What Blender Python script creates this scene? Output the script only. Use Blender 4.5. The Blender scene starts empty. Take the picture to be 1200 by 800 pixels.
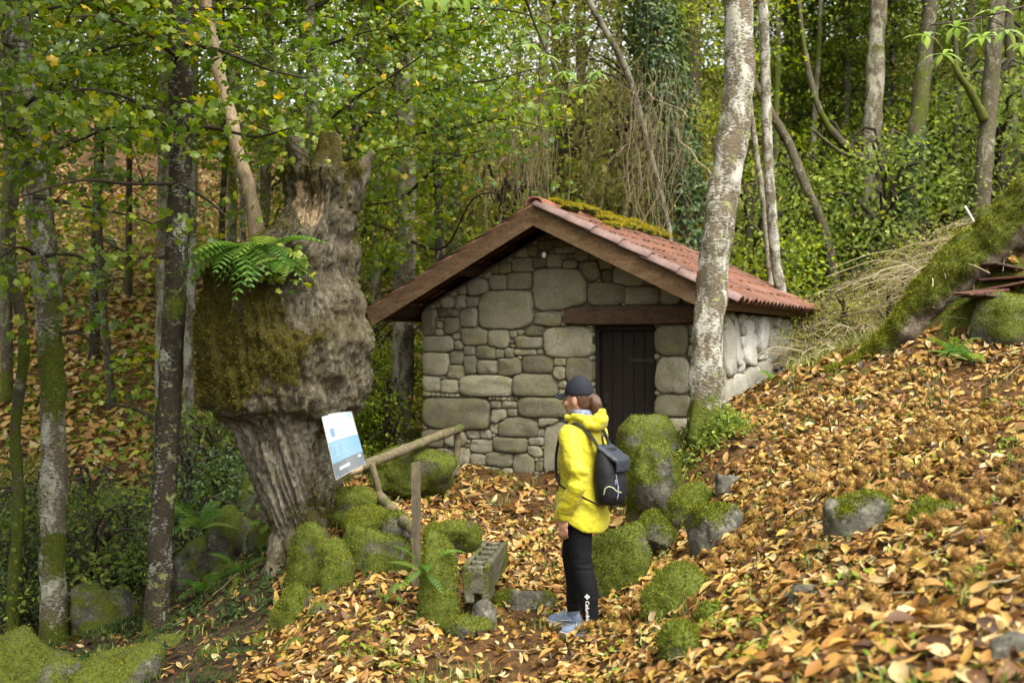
import bpy, bmesh, math, random
import numpy as np
from mathutils import Vector, Matrix
from mathutils.bvhtree import BVHTree

R = math.radians
rng = np.random.default_rng(11)
random.seed(11)
S = bpy.context.scene
C = S.collection
FPX, CZ = 1167.0, 1.5          # 35 mm lens on a 1200 px wide frame; eye height above the hut floor

# ------------------------------------------------------------------ camera, sky, sun, exposure
cam = bpy.data.cameras.new('camera')
camo = bpy.data.objects.new('camera', cam)
C.objects.link(camo)
camo.location = (0, 0, CZ)
camo.rotation_euler = (R(90), 0, 0)
cam.lens = 35.0
cam.sensor_width = 36.0
cam.clip_start = 0.05
cam.clip_end = 400
cam.dof.use_dof = True
cam.dof.focus_distance = 7.6
cam.dof.aperture_fstop = 1.9
S.camera = camo

W = bpy.data.worlds.new('World')
S.world = W
W.use_nodes = True
wn = W.node_tree
bg = wn.nodes['Background']
sky = wn.nodes.new('ShaderNodeTexSky')
sky.sky_type = 'NISHITA'
sky.sun_disc = False
sky.sun_elevation = R(58)
sky.sun_rotation = R(150)
sky.air_density = 1.6
sky.dust_density = 5.0
sky.ozone_density = 0.6
hs = wn.nodes.new('ShaderNodeHueSaturation')
hs.inputs['Saturation'].default_value = 0.22
wn.links.new(sky.outputs[0], hs.inputs['Color'])
wn.links.new(hs.outputs[0], bg.inputs['Color'])
bg.inputs['Strength'].default_value = 0.15

sun = bpy.data.lights.new('sun', 'SUN')
sun.energy = 1.2
sun.angle = R(42)
sun.color = (1.0, 0.93, 0.80)
suno = bpy.data.objects.new('sun', sun)
C.objects.link(suno)
suno.location = (4, -4, 20)
suno.rotation_euler = (R(32), 0, R(30))

S.view_settings.view_transform = 'Standard'
S.view_settings.look = 'None'
S.view_settings.gamma = 1
S.view_settings.exposure = 1.95
S.view_settings.use_curve_mapping = False
S.render.engine = 'CYCLES'
S.cycles.max_bounces = 6
S.cycles.diffuse_bounces = 4
S.cycles.glossy_bounces = 2
S.cycles.transmission_bounces = 3
S.cycles.transparent_max_bounces = 4
S.cycles.use_denoising = True
S.cycles.caustics_reflective = False
S.cycles.caustics_refractive = False

# ------------------------------------------------------------------ small maths
def P(px, py, D):
    return np.array([(px - 600) / FPX * D, D, CZ - (py - 400) / FPX * D])

def _h(i, j, k, s):
    n = (i * 374761393 + j * 668265263 + k * 1274126177 + s * 974711) & 0x7fffffff
    n = ((n ^ (n >> 13)) * 1103515245) & 0x7fffffff
    n = ((n ^ (n >> 16)) * 12345679) & 0x7fffffff
    return (n & 0xffff) / 32767.5 - 1.0

def vn(p, s=0):
    p = np.asarray(p, float)
    f = np.floor(p).astype(np.int64)
    t = p - f
    t = t * t * (3 - 2 * t)
    i, j, k = f[..., 0], f[..., 1], f[..., 2]
    x, y, z = t[..., 0], t[..., 1], t[..., 2]
    def L(a, b, w): return a + (b - a) * w
    return L(L(L(_h(i, j, k, s), _h(i+1, j, k, s), x), L(_h(i, j+1, k, s), _h(i+1, j+1, k, s), x), y),
             L(L(_h(i, j, k+1, s), _h(i+1, j, k+1, s), x), L(_h(i, j+1, k+1, s), _h(i+1, j+1, k+1, s), x), y), z)

def fbm(p, o=4, s=0, g=0.5):
    p = np.asarray(p, float)
    a, r = 1.0, 0
    for q in range(o):
        r = r + a * vn(p * (2.03 ** q) + 17.3 * q, s + q)
        a *= g
    return r

def unit(v):
    v = np.asarray(v, float)
    return v / np.maximum(np.linalg.norm(v, axis=-1, keepdims=True), 1e-9)

def rand_dirs(n):
    return unit(rng.normal(size=(n, 3)))

# ------------------------------------------------------------------ mesh helpers
def mesh(name, V, Fs, mat=None, smooth=True, attrs=None):
    """V (n,3); Fs: one int array (m,k) or a list of such arrays."""
    V = np.ascontiguousarray(V, dtype=np.float32)
    if not isinstance(Fs, list):
        Fs = [Fs]
    Fs = [np.asarray(f, dtype=np.int32) for f in Fs if len(f)]
    me = bpy.data.meshes.new(name)
    me.vertices.add(len(V))
    me.vertices.foreach_set('co', V.ravel())
    nl = sum(f.size for f in Fs)
    npol = sum(len(f) for f in Fs)
    me.loops.add(nl)
    me.polygons.add(npol)
    me.loops.foreach_set('vertex_index', np.concatenate([f.ravel() for f in Fs]))
    tot = np.concatenate([np.full(len(f), f.shape[1], np.int32) for f in Fs])
    st = np.concatenate([[0], np.cumsum(tot)[:-1]]).astype(np.int32)
    me.polygons.foreach_set('loop_start', st)
    try:
        me.polygons.foreach_set('loop_total', tot)
    except Exception:
        pass
    me.polygons.foreach_set('use_smooth', np.full(npol, smooth))
    if attrs:
        for k, a in attrs.items():
            at = me.attributes.new(k, 'FLOAT', 'POINT')
            at.data.foreach_set('value', np.ascontiguousarray(a, dtype=np.float32))
    me.update(calc_edges=True)
    if mat:
        me.materials.append(mat)
    return me

def obj(name, me, parent=None, loc=None):
    o = bpy.data.objects.new(name, me)
    C.objects.link(o)
    if parent is not None:
        o.parent = parent
    if loc is not None:
        o.location = loc
    return o

def tag(o, label=None, cat=None, group=None, kind=None):
    if label: o['label'] = label
    if cat: o['category'] = cat
    if group: o['group'] = group
    if kind: o['kind'] = kind
    return o

def thing(name, loc, label, cat, group=None):
    o = bpy.data.objects.new(name, None)
    o.empty_display_size = 0.1
    C.objects.link(o)
    o.location = [float(v) for v in loc]
    return tag(o, label, cat, group)

def rloc(o):
    l = np.zeros(3)
    while o is not None:
        l = l + np.array(o.location)
        o = o.parent
    return l

def part(name, V, Fs, mat, parent, smooth=True, attrs=None):
    """V in world coordinates; parent chain holds translations only."""
    return obj(name, mesh(name, np.asarray(V) - rloc(parent), Fs, mat, smooth, attrs), parent)

def join(pieces):
    Vs, Fl, n = [], {}, 0
    for V, Fs in pieces:
        if not isinstance(Fs, list): Fs = [Fs]
        Vs.append(np.asarray(V, float))
        for f in Fs:
            f = np.asarray(f)
            if len(f): Fl.setdefault(f.shape[1], []).append(f + n)
        n += len(V)
    return np.concatenate(Vs), [np.concatenate(v) for v in Fl.values()]

def box(c, s, bev=0.0, rot=None):
    """box centred at c with full sizes s; chamfered edges when bev > 0."""
    h = np.array(s, float) / 2
    if bev <= 0:
        V = np.array([[x, y, z] for x in (-1, 1) for y in (-1, 1) for z in (-1, 1)], float) * h
        Fs = [np.array([[0,1,3,2],[4,6,7,5],[0,4,5,1],[2,3,7,6],[0,2,6,4],[1,5,7,3]])]
    else:
        bm = bmesh.new()
        bmesh.ops.create_cube(bm, size=2)
        for v in bm.verts: v.co = Vector([v.co[i] * h[i] for i in range(3)])
        bmesh.ops.bevel(bm, geom=bm.edges[:], offset=min(bev, h.min() * .9), segments=1, affect='EDGES')
        bm.verts.index_update()
        V = np.array([v.co[:] for v in bm.verts])
        d = {}
        for f in bm.faces:
            d.setdefault(len(f.verts), []).append([v.index for v in f.verts])
        Fs = [np.array(v) for v in d.values()]
        bm.free()
    if rot is not None:
        V = V @ np.array(rot).T
    return V + np.array(c, float), Fs

def smooth_path(pts, n):
    """Catmull-Rom resample of (k,m) control points into n points."""
    p = np.asarray(pts, float)
    if len(p) == 2:
        t = np.linspace(0, 1, n)[:, None]
        return p[0] * (1 - t) + p[1] * t
    q = np.vstack([2 * p[0] - p[1], p, 2 * p[-1] - p[-2]])
    d = np.concatenate([[0], np.cumsum(np.linalg.norm(np.diff(p[:, :3], axis=0), axis=1))])
    t = np.linspace(0, d[-1], n)
    i = np.clip(np.searchsorted(d, t, 'right') - 1, 0, len(p) - 2)
    u = ((t - d[i]) / np.maximum(d[i + 1] - d[i], 1e-9))[:, None]
    a, b, c, e = q[i], q[i + 1], q[i + 2], q[i + 3]
    return .5 * (2*b + (c - a)*u + (2*a - 5*b + 4*c - e)*u*u + (3*b - a - 3*c + e)*u**3)

def frames(p):
    t = unit(np.gradient(p, axis=0))
    ref = np.array([1., 0, 0]) if abs(t[0][0]) < .9 else np.array([0, 1., 0])
    a = []
    for k in range(len(p)):
        x = ref - t[k] * np.dot(ref, t[k])
        x /= max(np.linalg.norm(x), 1e-9)
        a.append(x); ref = x
    a = np.array(a)
    return t, a, np.cross(t, a)

def tube(path, rad, seg=8, cap=True, sq=(1, 1)):
    p = np.asarray(path, float)
    rad = np.broadcast_to(np.asarray(rad, float), (len(p),))
    t, a, b = frames(p)
    th = np.linspace(0, 2 * np.pi, seg, endpoint=False)
    V = p[:, None] + rad[:, None, None] * (np.cos(th)[None, :, None] * a[:, None] * sq[0] + np.sin(th)[None, :, None] * b[:, None] * sq[1])
    n = len(p)
    i, j = np.meshgrid(np.arange(n - 1), np.arange(seg), indexing='ij')
    Fq = np.stack([i*seg + j, i*seg + (j+1) % seg, (i+1)*seg + (j+1) % seg, (i+1)*seg + j], -1).reshape(-1, 4)
    V = V.reshape(-1, 3)
    Fs = [Fq]
    if cap:
        V = np.vstack([V, p[0] - t[0]*rad[0]*.25, p[-1] + t[-1]*rad[-1]*.25])
        k = np.arange(seg)
        m = len(V)
        Fs.append(np.vstack([np.stack([np.full(seg, m-2), (k+1) % seg, k], -1),
                             np.stack([np.full(seg, m-1), (n-1)*seg + k, (n-1)*seg + (k+1) % seg], -1)]))
    return V, Fs

def strands(Pp, rad, seg=3):
    """many thin tubes at once. Pp (M,K,3); rad (M,) or (M,K)"""
    M, K, _ = Pp.shape
    rad = np.broadcast_to(np.asarray(rad, float).reshape(M, -1), (M, K)) if np.ndim(rad) else np.full((M, K), rad)
    t = unit(np.gradient(Pp, axis=1))
    ref = np.where(np.abs(t[..., 2:3]) > .8, np.array([1., 0, 0]), np.array([0, 0, 1.]))
    a = unit(np.cross(t, ref)); b = np.cross(t, a)
    th = np.linspace(0, 2*np.pi, seg, endpoint=False)
    V = Pp[:, :, None] + rad[:, :, None, None] * (np.cos(th)[None, None, :, None]*a[:, :, None] + np.sin(th)[None, None, :, None]*b[:, :, None])
    base = (np.arange(M) * K * seg)[:, None, None]
    i = np.arange(K - 1)[None, :, None]; j = np.arange(seg)[None, None, :]
    Fq = np.stack([base + i*seg + j, base + i*seg + (j+1) % seg, base + (i+1)*seg + (j+1) % seg, base + (i+1)*seg + j], -1).reshape(-1, 4)
    return V.reshape(-1, 3), Fq

def rots(nrm, spin):
    """rotation matrices (N,3,3): local z -> nrm, spun about it"""
    z = unit(nrm)
    ref = np.where(np.abs(z[:, 2:3]) > .9, np.array([1., 0, 0]), np.array([0, 0, 1.]))
    x = unit(np.cross(ref, z)); y = np.cross(z, x)
    c, s = np.cos(spin)[:, None], np.sin(spin)[:, None]
    return np.stack([x*c + y*s, -x*s + y*c, z], -1)

def scatter(tmpl, pos, rot, sc):
    """templates: list of (V,F tris); picks one per position; returns V,F,leaf index per vertex"""
    Vo, Fo, Io, n = [], [], [], 0
    pick = rng.integers(0, len(tmpl), len(pos))
    sc = np.asarray(sc, float)
    if sc.ndim == 1: sc = np.repeat(sc[:, None], 3, 1)
    for k, (tv, tf) in enumerate(tmpl):
        ix = np.where(pick == k)[0]
        if not len(ix): continue
        v = np.einsum('nij,nmj->nmi', rot[ix], tv[None] * sc[ix][:, None]) + pos[ix][:, None]
        f = tf[None] + (np.arange(len(ix)) * len(tv))[:, None, None] + n
        Vo.append(v.reshape(-1, 3)); Fo.append(f.reshape(-1, tf.shape[1])); Io.append(np.repeat(ix, len(tv)))
        n += len(ix) * len(tv)
    return np.concatenate(Vo), np.concatenate(Fo), np.concatenate(Io)

# ------------------------------------------------------------------ material helpers
class M:
    def __init__(s, name):
        s.m = bpy.data.materials.new(name); s.m.use_nodes = True
        s.t = s.m.node_tree; s.b = s.t.nodes['Principled BSDF']; s.o = s.t.nodes['Material Output']
        s.b.inputs['Roughness'].default_value = .8
    def n(s, typ, props=None, **inp):
        nd = s.t.nodes.new('ShaderNode' + typ)
        for k, v in (props or {}).items(): setattr(nd, k, v)
        for k, v in inp.items():
            s.set(nd, k.replace('_', ' '), v)
        return nd
    def set(s, nd, k, v):
        i = nd.inputs[int(k) if k.isdigit() else k]
        if hasattr(v, 'is_output') or isinstance(v, bpy.types.NodeSocket): s.t.links.new(v, i)
        else: i.default_value = v
    def link(s, a, b): s.t.links.new(a, b)
    def coord(s, which='Object', scale=(1, 1, 1)):
        c = s.n('TexCoord'); mp = s.n('Mapping')
        mp.inputs['Scale'].default_value = scale
        s.link(c.outputs[which], mp.inputs[0]); return mp.outputs[0]
    def noise(s, scale, detail=4, rough=.55, vec=None, out='Fac', dist=0):
        nd = s.n('TexNoise'); nd.inputs['Scale'].default_value = scale; nd.inputs['Detail'].default_value = detail
        nd.inputs['Roughness'].default_value = rough; nd.inputs['Distortion'].default_value = dist
        if vec is not None: s.link(vec, nd.inputs['Vector'])
        return nd.outputs[out]
    def ramp(s, fac, stops, interp='LINEAR'):
        nd = s.n('ValToRGB'); cr = nd.color_ramp; cr.interpolation = interp
        while len(cr.elements) < len(stops): cr.elements.new(.5)
        for e, (p, c) in zip(cr.elements, stops):
            e.position = p
            e.color = (c, c, c, 1) if np.isscalar(c) else (*c, 1)
        s.link(fac, nd.inputs[0]); return nd.outputs[0]
    def mix(s, fac, a, b, mode='MIX'):
        nd = s.n('Mix', {'data_type': 'RGBA', 'blend_type': mode})
        for i, v in ((0, fac), (6, a), (7, b)):
            if isinstance(v, bpy.types.NodeSocket): s.link(v, nd.inputs[i])
            elif i == 0: nd.inputs[0].default_value = v
            else: nd.inputs[i].default_value = (*v, 1)
        return nd.outputs[2]
    def math(s, op, a, b=0., c=0.):
        nd = s.n('Math', {'operation': op})
        for i, v in enumerate((a, b, c)):
            if isinstance(v, bpy.types.NodeSocket): s.link(v, nd.inputs[i])
            else: nd.inputs[i].default_value = v
        return nd.outputs[0]
    def attr(s, name):
        return s.n('Attribute', {'attribute_name': name}).outputs['Fac']
    def orand(s): return s.n('ObjectInfo').outputs['Random']
    def up(s):
        g = s.n('NewGeometry'); x = s.n('SeparateXYZ'); s.link(g.outputs['Normal'], x.inputs[0]); return x.outputs[2]
    def bump(s, h, strength=.5, dist=.02):
        nd = s.n('Bump'); nd.inputs['Strength'].default_value = strength; nd.inputs['Distance'].default_value = dist
        s.link(h, nd.inputs['Height']); s.link(nd.outputs[0], s.b.inputs['Normal'])
    def color(s, c): s.set(s.b, 'Base Color', c if isinstance(c, bpy.types.NodeSocket) else (*c, 1)); return s
    def rough(s, v): s.set(s.b, 'Roughness', v); return s
    def spec(s, v): s.b.inputs['Specular IOR Level'].default_value = v; return s

def leaf_mat(name, stops, trans=.35, rough=.5, spec=.35, by_object=False, back=1.15):
    m = M(name)
    f = m.orand() if by_object else m.attr('rnd')
    col = m.ramp(f, stops)
    g = m.coord('Object')
    col2 = m.mix(m.math('MULTIPLY', m.noise(38, 3, vec=g), .55), col, (0.02, 0.016, 0.008), 'MIX') if trans < .2 else col
    m.color(col2).rough(rough).spec(spec)
    tr = m.n('BsdfTranslucent')
    hsv = m.n('HueSaturation'); hsv.inputs['Value'].default_value = back; hsv.inputs['Saturation'].default_value = 1.1
    m.link(col2, hsv.inputs['Color']); m.link(hsv.outputs[0], tr.inputs[0])
    ms = m.n('MixShader'); ms.inputs[0].default_value = trans
    m.link(m.b.outputs[0], ms.inputs[1]); m.link(tr.outputs[0], ms.inputs[2]); m.link(ms.outputs[0], m.o.inputs[0])
    return m.m

def plain(name, col, rough=.7, spec=.3, vary=.25, scale=30, bump=.0):
    m = M(name)
    g = m.coord('Object')
    nz = m.noise(scale, 4, vec=g)
    m.color(m.mix(m.ramp(nz, [(.3, 0.), (.75, 1.)]), tuple(c*(1-vary) for c in col), tuple(min(1, c*(1+vary)) for c in col)))
    m.rough(rough).spec(spec)
    if bump: m.bump(nz, bump, .01)
    return m.m
MOSS_LO, MOSS_MID, MOSS_HI = (.014, .020, .003), (.060, .075, .007), (.155, .17, .014)

def rockish(name, stops, nscale=9, mossy=True, bump=.5, speck=True):
    m = M(name)
    g = m.coord('Object')
    n1 = m.noise(nscale, 6, .65, g)
    n2 = m.noise(nscale * 5, 5, .7, g)
    col = m.ramp(n1, stops)
    if speck:
        col = m.mix(m.ramp(n2, [(.42, 0.), (.62, .55)]), col, tuple(c * .35 for c in stops[0][1]))
        col = m.mix(m.ramp(m.noise(nscale * 1.7, 6, .75, g), [(.56, 0.), (.66, .6)]), col, (.24, .24, .19))
    h = m.math('ADD', n1, m.math('MULTIPLY', n2, .35))
    if mossy:
        a = m.attr('moss')
        nm = m.math('ADD', m.math('MULTIPLY', m.noise(11, 6, .75, g), .7), m.math('MULTIPLY', m.noise(40, 5, .75, g), .35))
        f = m.ramp(m.math('ADD', a, m.math('MULTIPLY', m.math('SUBTRACT', nm, .52), 1.9)), [(.34, 0.), (.62, 1.)])
        mc = m.ramp(m.noise(55, 5, .75, g), [(.25, MOSS_LO), (.5, MOSS_MID), (.8, MOSS_HI)])
        col = m.mix(f, col, mc)
        h = m.math('ADD', h, m.math('MULTIPLY', m.math('MULTIPLY', m.noise(90, 4, .7, g), f), 1.4))
    m.color(col).rough(.88).spec(.25)
    m.bump(h, bump, .025)
    return m.m

MAT = {}
MAT['rock'] = rockish('granite_rock', [(.25, (.035, .032, .023)), (.5, (.08, .074, .055)), (.78, (.16, .15, .115))])
MAT['bark_chestnut'] = rockish('chestnut_bark', [(.25, (.055, .046, .034)), (.5, (.17, .145, .105)), (.8, (.36, .32, .25))], 14, bump=.9)
MAT['log'] = rockish('rotten_log', [(.25, (.04, .03, .02)), (.5, (.12, .09, .06)), (.8, (.2, .16, .11))], 12, bump=.8)

def birch(name, pale, dark, cover=.5, lich=(.22, .25, .09)):
    m = M(name)
    g = m.coord('Object')
    gs = m.coord('Object', (1, 1, .55))
    big = m.noise(7, 5, .6, gs, dist=.6)
    fine = m.noise(30, 5, .7, m.coord('Object', (1, 1, 2.2)))
    f = m.ramp(m.math('ADD', m.math('MULTIPLY', big, .6), m.math('MULTIPLY', fine, .42)), [(cover - .03, 0.), (cover + .05, 1.)])
    dk = m.ramp(fine, [(.3, tuple(c * .5 for c in dark)), (.7, tuple(c * 1.5 for c in dark))])
    pl = m.ramp(m.noise(60, 4, .6, g), [(.3, tuple(c * .72 for c in pale)), (.7, pale)])
    col = m.mix(f, dk, pl)
    col = m.mix(m.ramp(m.noise(11, 5, .7, g), [(.57, 0.), (.64, .7)]), col, lich)
    a = m.attr('moss')
    fm = m.ramp(m.math('ADD', a, m.math('MULTIPLY', m.math('SUBTRACT', m.noise(22, 5, .7, g), .5), .9)), [(.42, 0.), (.58, 1.)])
    col = m.mix(fm, col, m.ramp(m.noise(60, 4, .7, g), [(.25, MOSS_LO), (.5, MOSS_MID), (.8, MOSS_HI)]))
    m.color(col).rough(.85).spec(.2)
    m.bump(m.math('ADD', m.math('MULTIPLY', f, .5), fine), .75, .015)
    return m.m
MAT['birch'] = birch('lichened_birch_bark', (.40, .385, .32), (.10, .08, .05), .51)
MAT['birch_dark'] = birch('dark_spotted_bark', (.38, .37, .31), (.030, .023, .014), .575)
MAT['bark_grey'] = birch('grey_forest_bark', (.30, .28, .21), (.09, .07, .045), .5)
MAT['bark_mossy'] = birch('mossy_forest_bark', (.24, .22, .15), (.06, .05, .03), .56, (.10, .11, .03))

MAT['litter_leaf'] = leaf_mat('dry_leaf', [(0, (.035, .017, .008)), (.14, (.085, .036, .011)), (.28, (.22, .095, .02)), (.46, (.36, .185, .042)),
                              (.66, (.46, .28, .085)), (.8, (.42, .27, .04)), (.95, (.53, .42, .22)), (1, (.18, .2, .03))], .12, .55, .3)
MAT['litter_leaf_one'] = leaf_mat('dry_leaf_single', [(0, (.05, .022, .01)), (.14, (.12, .05, .014)), (.3, (.29, .125, .024)), (.5, (.41, .21, .045)),
                              (.7, (.50, .30, .09)), (.82, (.43, .25, .03)), (.95, (.56, .43, .22)), (1, (.2, .21, .03))], .12, .55, .3, True)
MAT['burr'] = leaf_mat('burr_spines', [(0, (.17, .078, .015)), (.5, (.31, .165, .034)), (1, (.42, .27, .065))], .15, .6, .25, True)
MAT['burr_m'] = leaf_mat('burr_spines_far', [(0, (.17, .078, .015)), (.5, (.31, .165, .034)), (1, (.42, .27, .065))], .15, .6, .25)
MAT['leaf_maple'] = leaf_mat('maple_leaf', [(0, (.055, .10, .016)), (.35, (.105, .18, .02)), (.65, (.185, .26, .024)), (.9, (.29, .34, .03)), (.955, (.34, .36, .03)), (.965, (.62, .46, .03)), (1, (.6, .4, .03))], .5, .4, .45)
MAT['leaf_a'] = leaf_mat('forest_leaf_mid', [(0, (.085, .14, .018)), (.4, (.175, .25, .024)), (.75, (.28, .34, .03)), (.96, (.4, .4, .04)), (1, (.45, .35, .04))], .52, .6, .22)
MAT['leaf_b'] = leaf_mat('forest_leaf_olive', [(0, (.12, .125, .03)), (.5, (.24, .235, .055)), (.9, (.38, .35, .11)), (1, (.5, .42, .14))], .52, .6, .22)
MAT['leaf_c'] = leaf_mat('forest_leaf_cool', [(0, (.085, .125, .025)), (.5, (.175, .235, .045)), (.9, (.28, .33, .06)), (1, (.38, .38, .06))], .52, .6, .22)
MAT['leaf_chestnut'] = leaf_mat('chestnut_leaf', [(0, (.09, .17, .03)), (.6, (.16, .25, .04)), (1, (.26, .33, .07))], .5, .4, .45)
MAT['ivy'] = leaf_mat('ivy_leaf', [(0, (.010, .022, .006)), (.6, (.028, .048, .010)), (1, (.07, .085, .018))], .2, .7, .12)
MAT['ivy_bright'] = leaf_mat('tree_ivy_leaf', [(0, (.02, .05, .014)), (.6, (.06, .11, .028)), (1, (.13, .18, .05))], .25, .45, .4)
MAT['fern'] = leaf_mat('fern_frond', [(0, (.06, .14, .02)), (.6, (.11, .22, .03)), (1, (.2, .27, .04))], .45, .45, .35)
MAT['moss'] = leaf_mat('moss_blades', [(0, (.03, .042, .005)), (.5, (.10, .12, .010)), (.85, (.21, .22, .016)), (1, (.30, .28, .03))], .35, .8, .15)
MAT['grass'] = leaf_mat('grass_blades', [(0, (.06, .12, .02)), (.6, (.13, .2, .03)), (1, (.3, .28, .08))], .35, .5, .3)
MAT['twig'] = leaf_mat('dry_twig', [(0, (.15, .115, .06)), (.5, (.33, .27, .15)), (1, (.5, .43, .27))], .05, .8, .2)
MAT['twig_dark'] = plain('dark_twig', (.045, .036, .024), .85, .2)

m = M('forest_soil')
g = m.coord('Object')
soil = m.ramp(m.noise(16, 6, .7, g), [(.3, (.018, .012, .007)), (.55, (.05, .033, .018)), (.75, (.12, .075, .035))])
lv = m.ramp(m.noise(14, 6, .8, g), [(.3, (.025, .013, .006)), (.47, (.07, .035, .012)), (.6, (.18, .085, .025)), (.8, (.30, .17, .06))])
col = m.mix(m.attr('litter'), soil, lv)
mo = m.ramp(m.noise(40, 5, .7, g), [(.25, MOSS_LO), (.5, MOSS_MID), (.8, MOSS_HI)])
col = m.mix(m.ramp(m.math('ADD', m.attr('moss'), m.math('MULTIPLY', m.math('SUBTRACT', m.noise(7, 5, .7, g), .5), 1.)), [(.45, 0.), (.6, 1.)]), col, mo)
m.color(col).rough(.95).spec(.15)
m.bump(m.noise(45, 5, .7, g), .8, .04)
MAT['soil'] = m.m
# ------------------------------------------------------------------ terrain
CP = [P(*a) for a in [
    (683,742,6.4),(600,742,6.4),(500,800,5.6),(600,800,5.55),(650,556,10.9),(493,552,11.7),(600,632,8.5),(560,600,9.4),(560,690,7.2),(640,690,7.2),
    (700,600,9.4),(730,585,9.7),(489,692,7.0),(437,590,8.7),(536,550,10.6),(470,620,8.3),
    (400,615,8.0),(372,672,7.3),(330,745,6.9),(300,800,6.1),(200,795,6.6),(420,690,6.8),(450,740,6.2),(400,800,5.6),(330,800,5.8),
    (185,752,8),(60,760,9),(0,790,7.5),(100,795,7),(250,660,10.5),(250,610,12),(220,560,13.5),(120,640,11.5),(20,650,12),(300,570,11.5),(330,500,13.5),
    (440,560,12.5),(430,430,17),(200,400,18),(150,300,23),(60,330,20),(100,240,28),(300,330,22),
    (1200,800,2.9),(1000,800,3.3),(800,800,4.3),(720,800,5.1),(900,700,4.7),(1100,700,3.9),(1000,600,5.5),(1150,600,5),(840,650,6.2),(860,570,7.2),
    (825,507,8.5),(1000,500,7.5),(1150,480,7.5),(900,452,10),(980,437,9.5),(1100,412,9),(1200,402,8.5),(850,472,10.0),(920,442,12.7),
    (740,660,7.7),(720,690,7.1),(770,690,6.4),(790,508,8.7),(745,650,8.1),(740,590,9.2),
    (980,370,14),(1050,310,17),(1200,372,9.6),(1150,338,11.5),(1250,230,12),(1040,404,9.6),(1080,364,9.5),(1120,326,9.45),(1165,296,9.4),(1230,244,9.3),(1100,408,8.9),(930,400,14.5)]]
CP += [np.array(a, float) for a in [
    (0,0,-.15),(-2.5,2,-.75),(-6,2,-1.2),(-6,-4,-1),(4,0,1.0),(8,1,1.9),(6,-6,1.2),(0,-6,-.2),(10,5,2.6),(20,8,6),(30,20,11),(25,30,13),(12,30,9.5),(6,22,5.0),(1,20,2.2),
    (0,30,6.0),(5,45,12),(-25,30,9),(-22,14,3.),(-14,8,-.8),(-14,-2,-1),(0,60,15),(40,60,24),(-40,60,16),(-10,45,10.5),(-45,20,9),(50,10,16),(50,-10,12),(-45,-10,3),(1.2,16,1.2),(3,14,1.3),(1.0,13.2,.5)]]
CP = np.array(CP)
n_ = len(CP)
d_ = np.linalg.norm(CP[:, None, :2] - CP[None, :, :2], axis=-1)
A_ = np.zeros((n_ + 3, n_ + 3))
A_[:n_, :n_] = d_ + np.eye(n_) * -0.02
A_[:n_, n_] = 1; A_[:n_, n_+1:] = CP[:, :2]; A_[n_:, :n_] = A_[:n_, n_:].T
CW = np.linalg.solve(A_, np.concatenate([CP[:, 2], np.zeros(3)]))

def H(x, y):
    x = np.asarray(x, float); y = np.asarray(y, float)
    sh = x.shape
    x = x.ravel(); y = y.ravel()
    out = np.zeros(len(x))
    for a in range(0, len(x), 20000):
        xs, ys = x[a:a+20000], y[a:a+20000]
        d = np.sqrt((xs[:, None] - CP[None, :, 0])**2 + (ys[:, None] - CP[None, :, 1])**2 + 1e-3)
        z = d @ CW[:n_] + CW[n_] + xs*CW[n_+1] + ys*CW[n_+2]
        p3 = np.stack([xs, ys, np.zeros_like(xs)], -1)
        z += .045 * fbm(p3 * 1.3, 3, 3) + .02 * fbm(p3 * 4.5, 2, 8)
        z += np.clip((ys - 13) / 15, 0, 1) * .25 * fbm(p3 * .35, 3, 21)
        out[a:a+20000] = z
    return out.reshape(sh)

def h1(x, y): return float(H(np.array([x]), np.array([y]))[0])

def normal_at(x, y, e=.06):
    gx = (H(x+e, y) - H(x-e, y)) / (2*e); gy = (H(x, y+e) - H(x, y-e)) / (2*e)
    return unit(np.stack([-gx, -gy, np.ones_like(gx)], -1))

def gully(x, y):
    """0..1: the dark mossy stream gully to the left of the path"""
    p3 = np.stack([x, y, np.zeros_like(x)], -1)
    edge = -1.35 - .06 * (y - 6) + .25 * fbm(p3 * .9, 2, 5) - np.clip(6.6 - y, 0, 3) * .12
    g = np.clip((edge - x) / .45, 0, 1)
    return g * np.clip((14.5 - y + .6 * fbm(p3 * .5, 2, 9)) / 2.5, 0, 1)

def axis_pts(dense0, dense1, step, lo, hi, gr=1.12):
    a = list(np.arange(dense0, dense1, step)); s = step; v = a[-1]
    while v < hi: s *= gr; v += s; a.append(v)
    s = step; v = a[0]; b = []
    while v > lo: s *= gr; v -= s; b.append(v)
    return np.array(b[::-1] + a)
gx = axis_pts(-5, 6, .06, -90, 90, 1.1)
gy = axis_pts(2.2, 13, .06, -30, 130, 1.08)
GX, GY = np.meshgrid(gx, gy, indexing='ij')
GZ = H(GX, GY)
gV = np.stack([GX, GY, GZ], -1).reshape(-1, 3)
i_, j_ = np.meshgrid(np.arange(len(gx)-1), np.arange(len(gy)-1), indexing='ij')
k_ = len(gy)
gF = np.stack([i_*k_+j_, (i_+1)*k_+j_, (i_+1)*k_+j_+1, i_*k_+j_+1], -1).reshape(-1, 4)
gul = gully(gV[:, 0], gV[:, 1])
far = np.clip((gV[:, 1] - 15) / 8, 0, 1)
ground = tag(obj('ground', mesh('ground', gV, gF, MAT['soil'], True,
        {'litter': np.clip(.75 - gul*.75 + 0*far, 0, 1), 'moss': np.clip(gul * .40 + np.clip((.78-normal_at(gV[:, 0], gV[:, 1])[:, 2])/.15, 0, 1)*.6 + np.clip((gV[:, 1]-13)/4, 0, 1)*np.clip((gV[:, 0]+1)/3, 0, 1)*.5, 0, 1)})), kind='structure')

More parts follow.
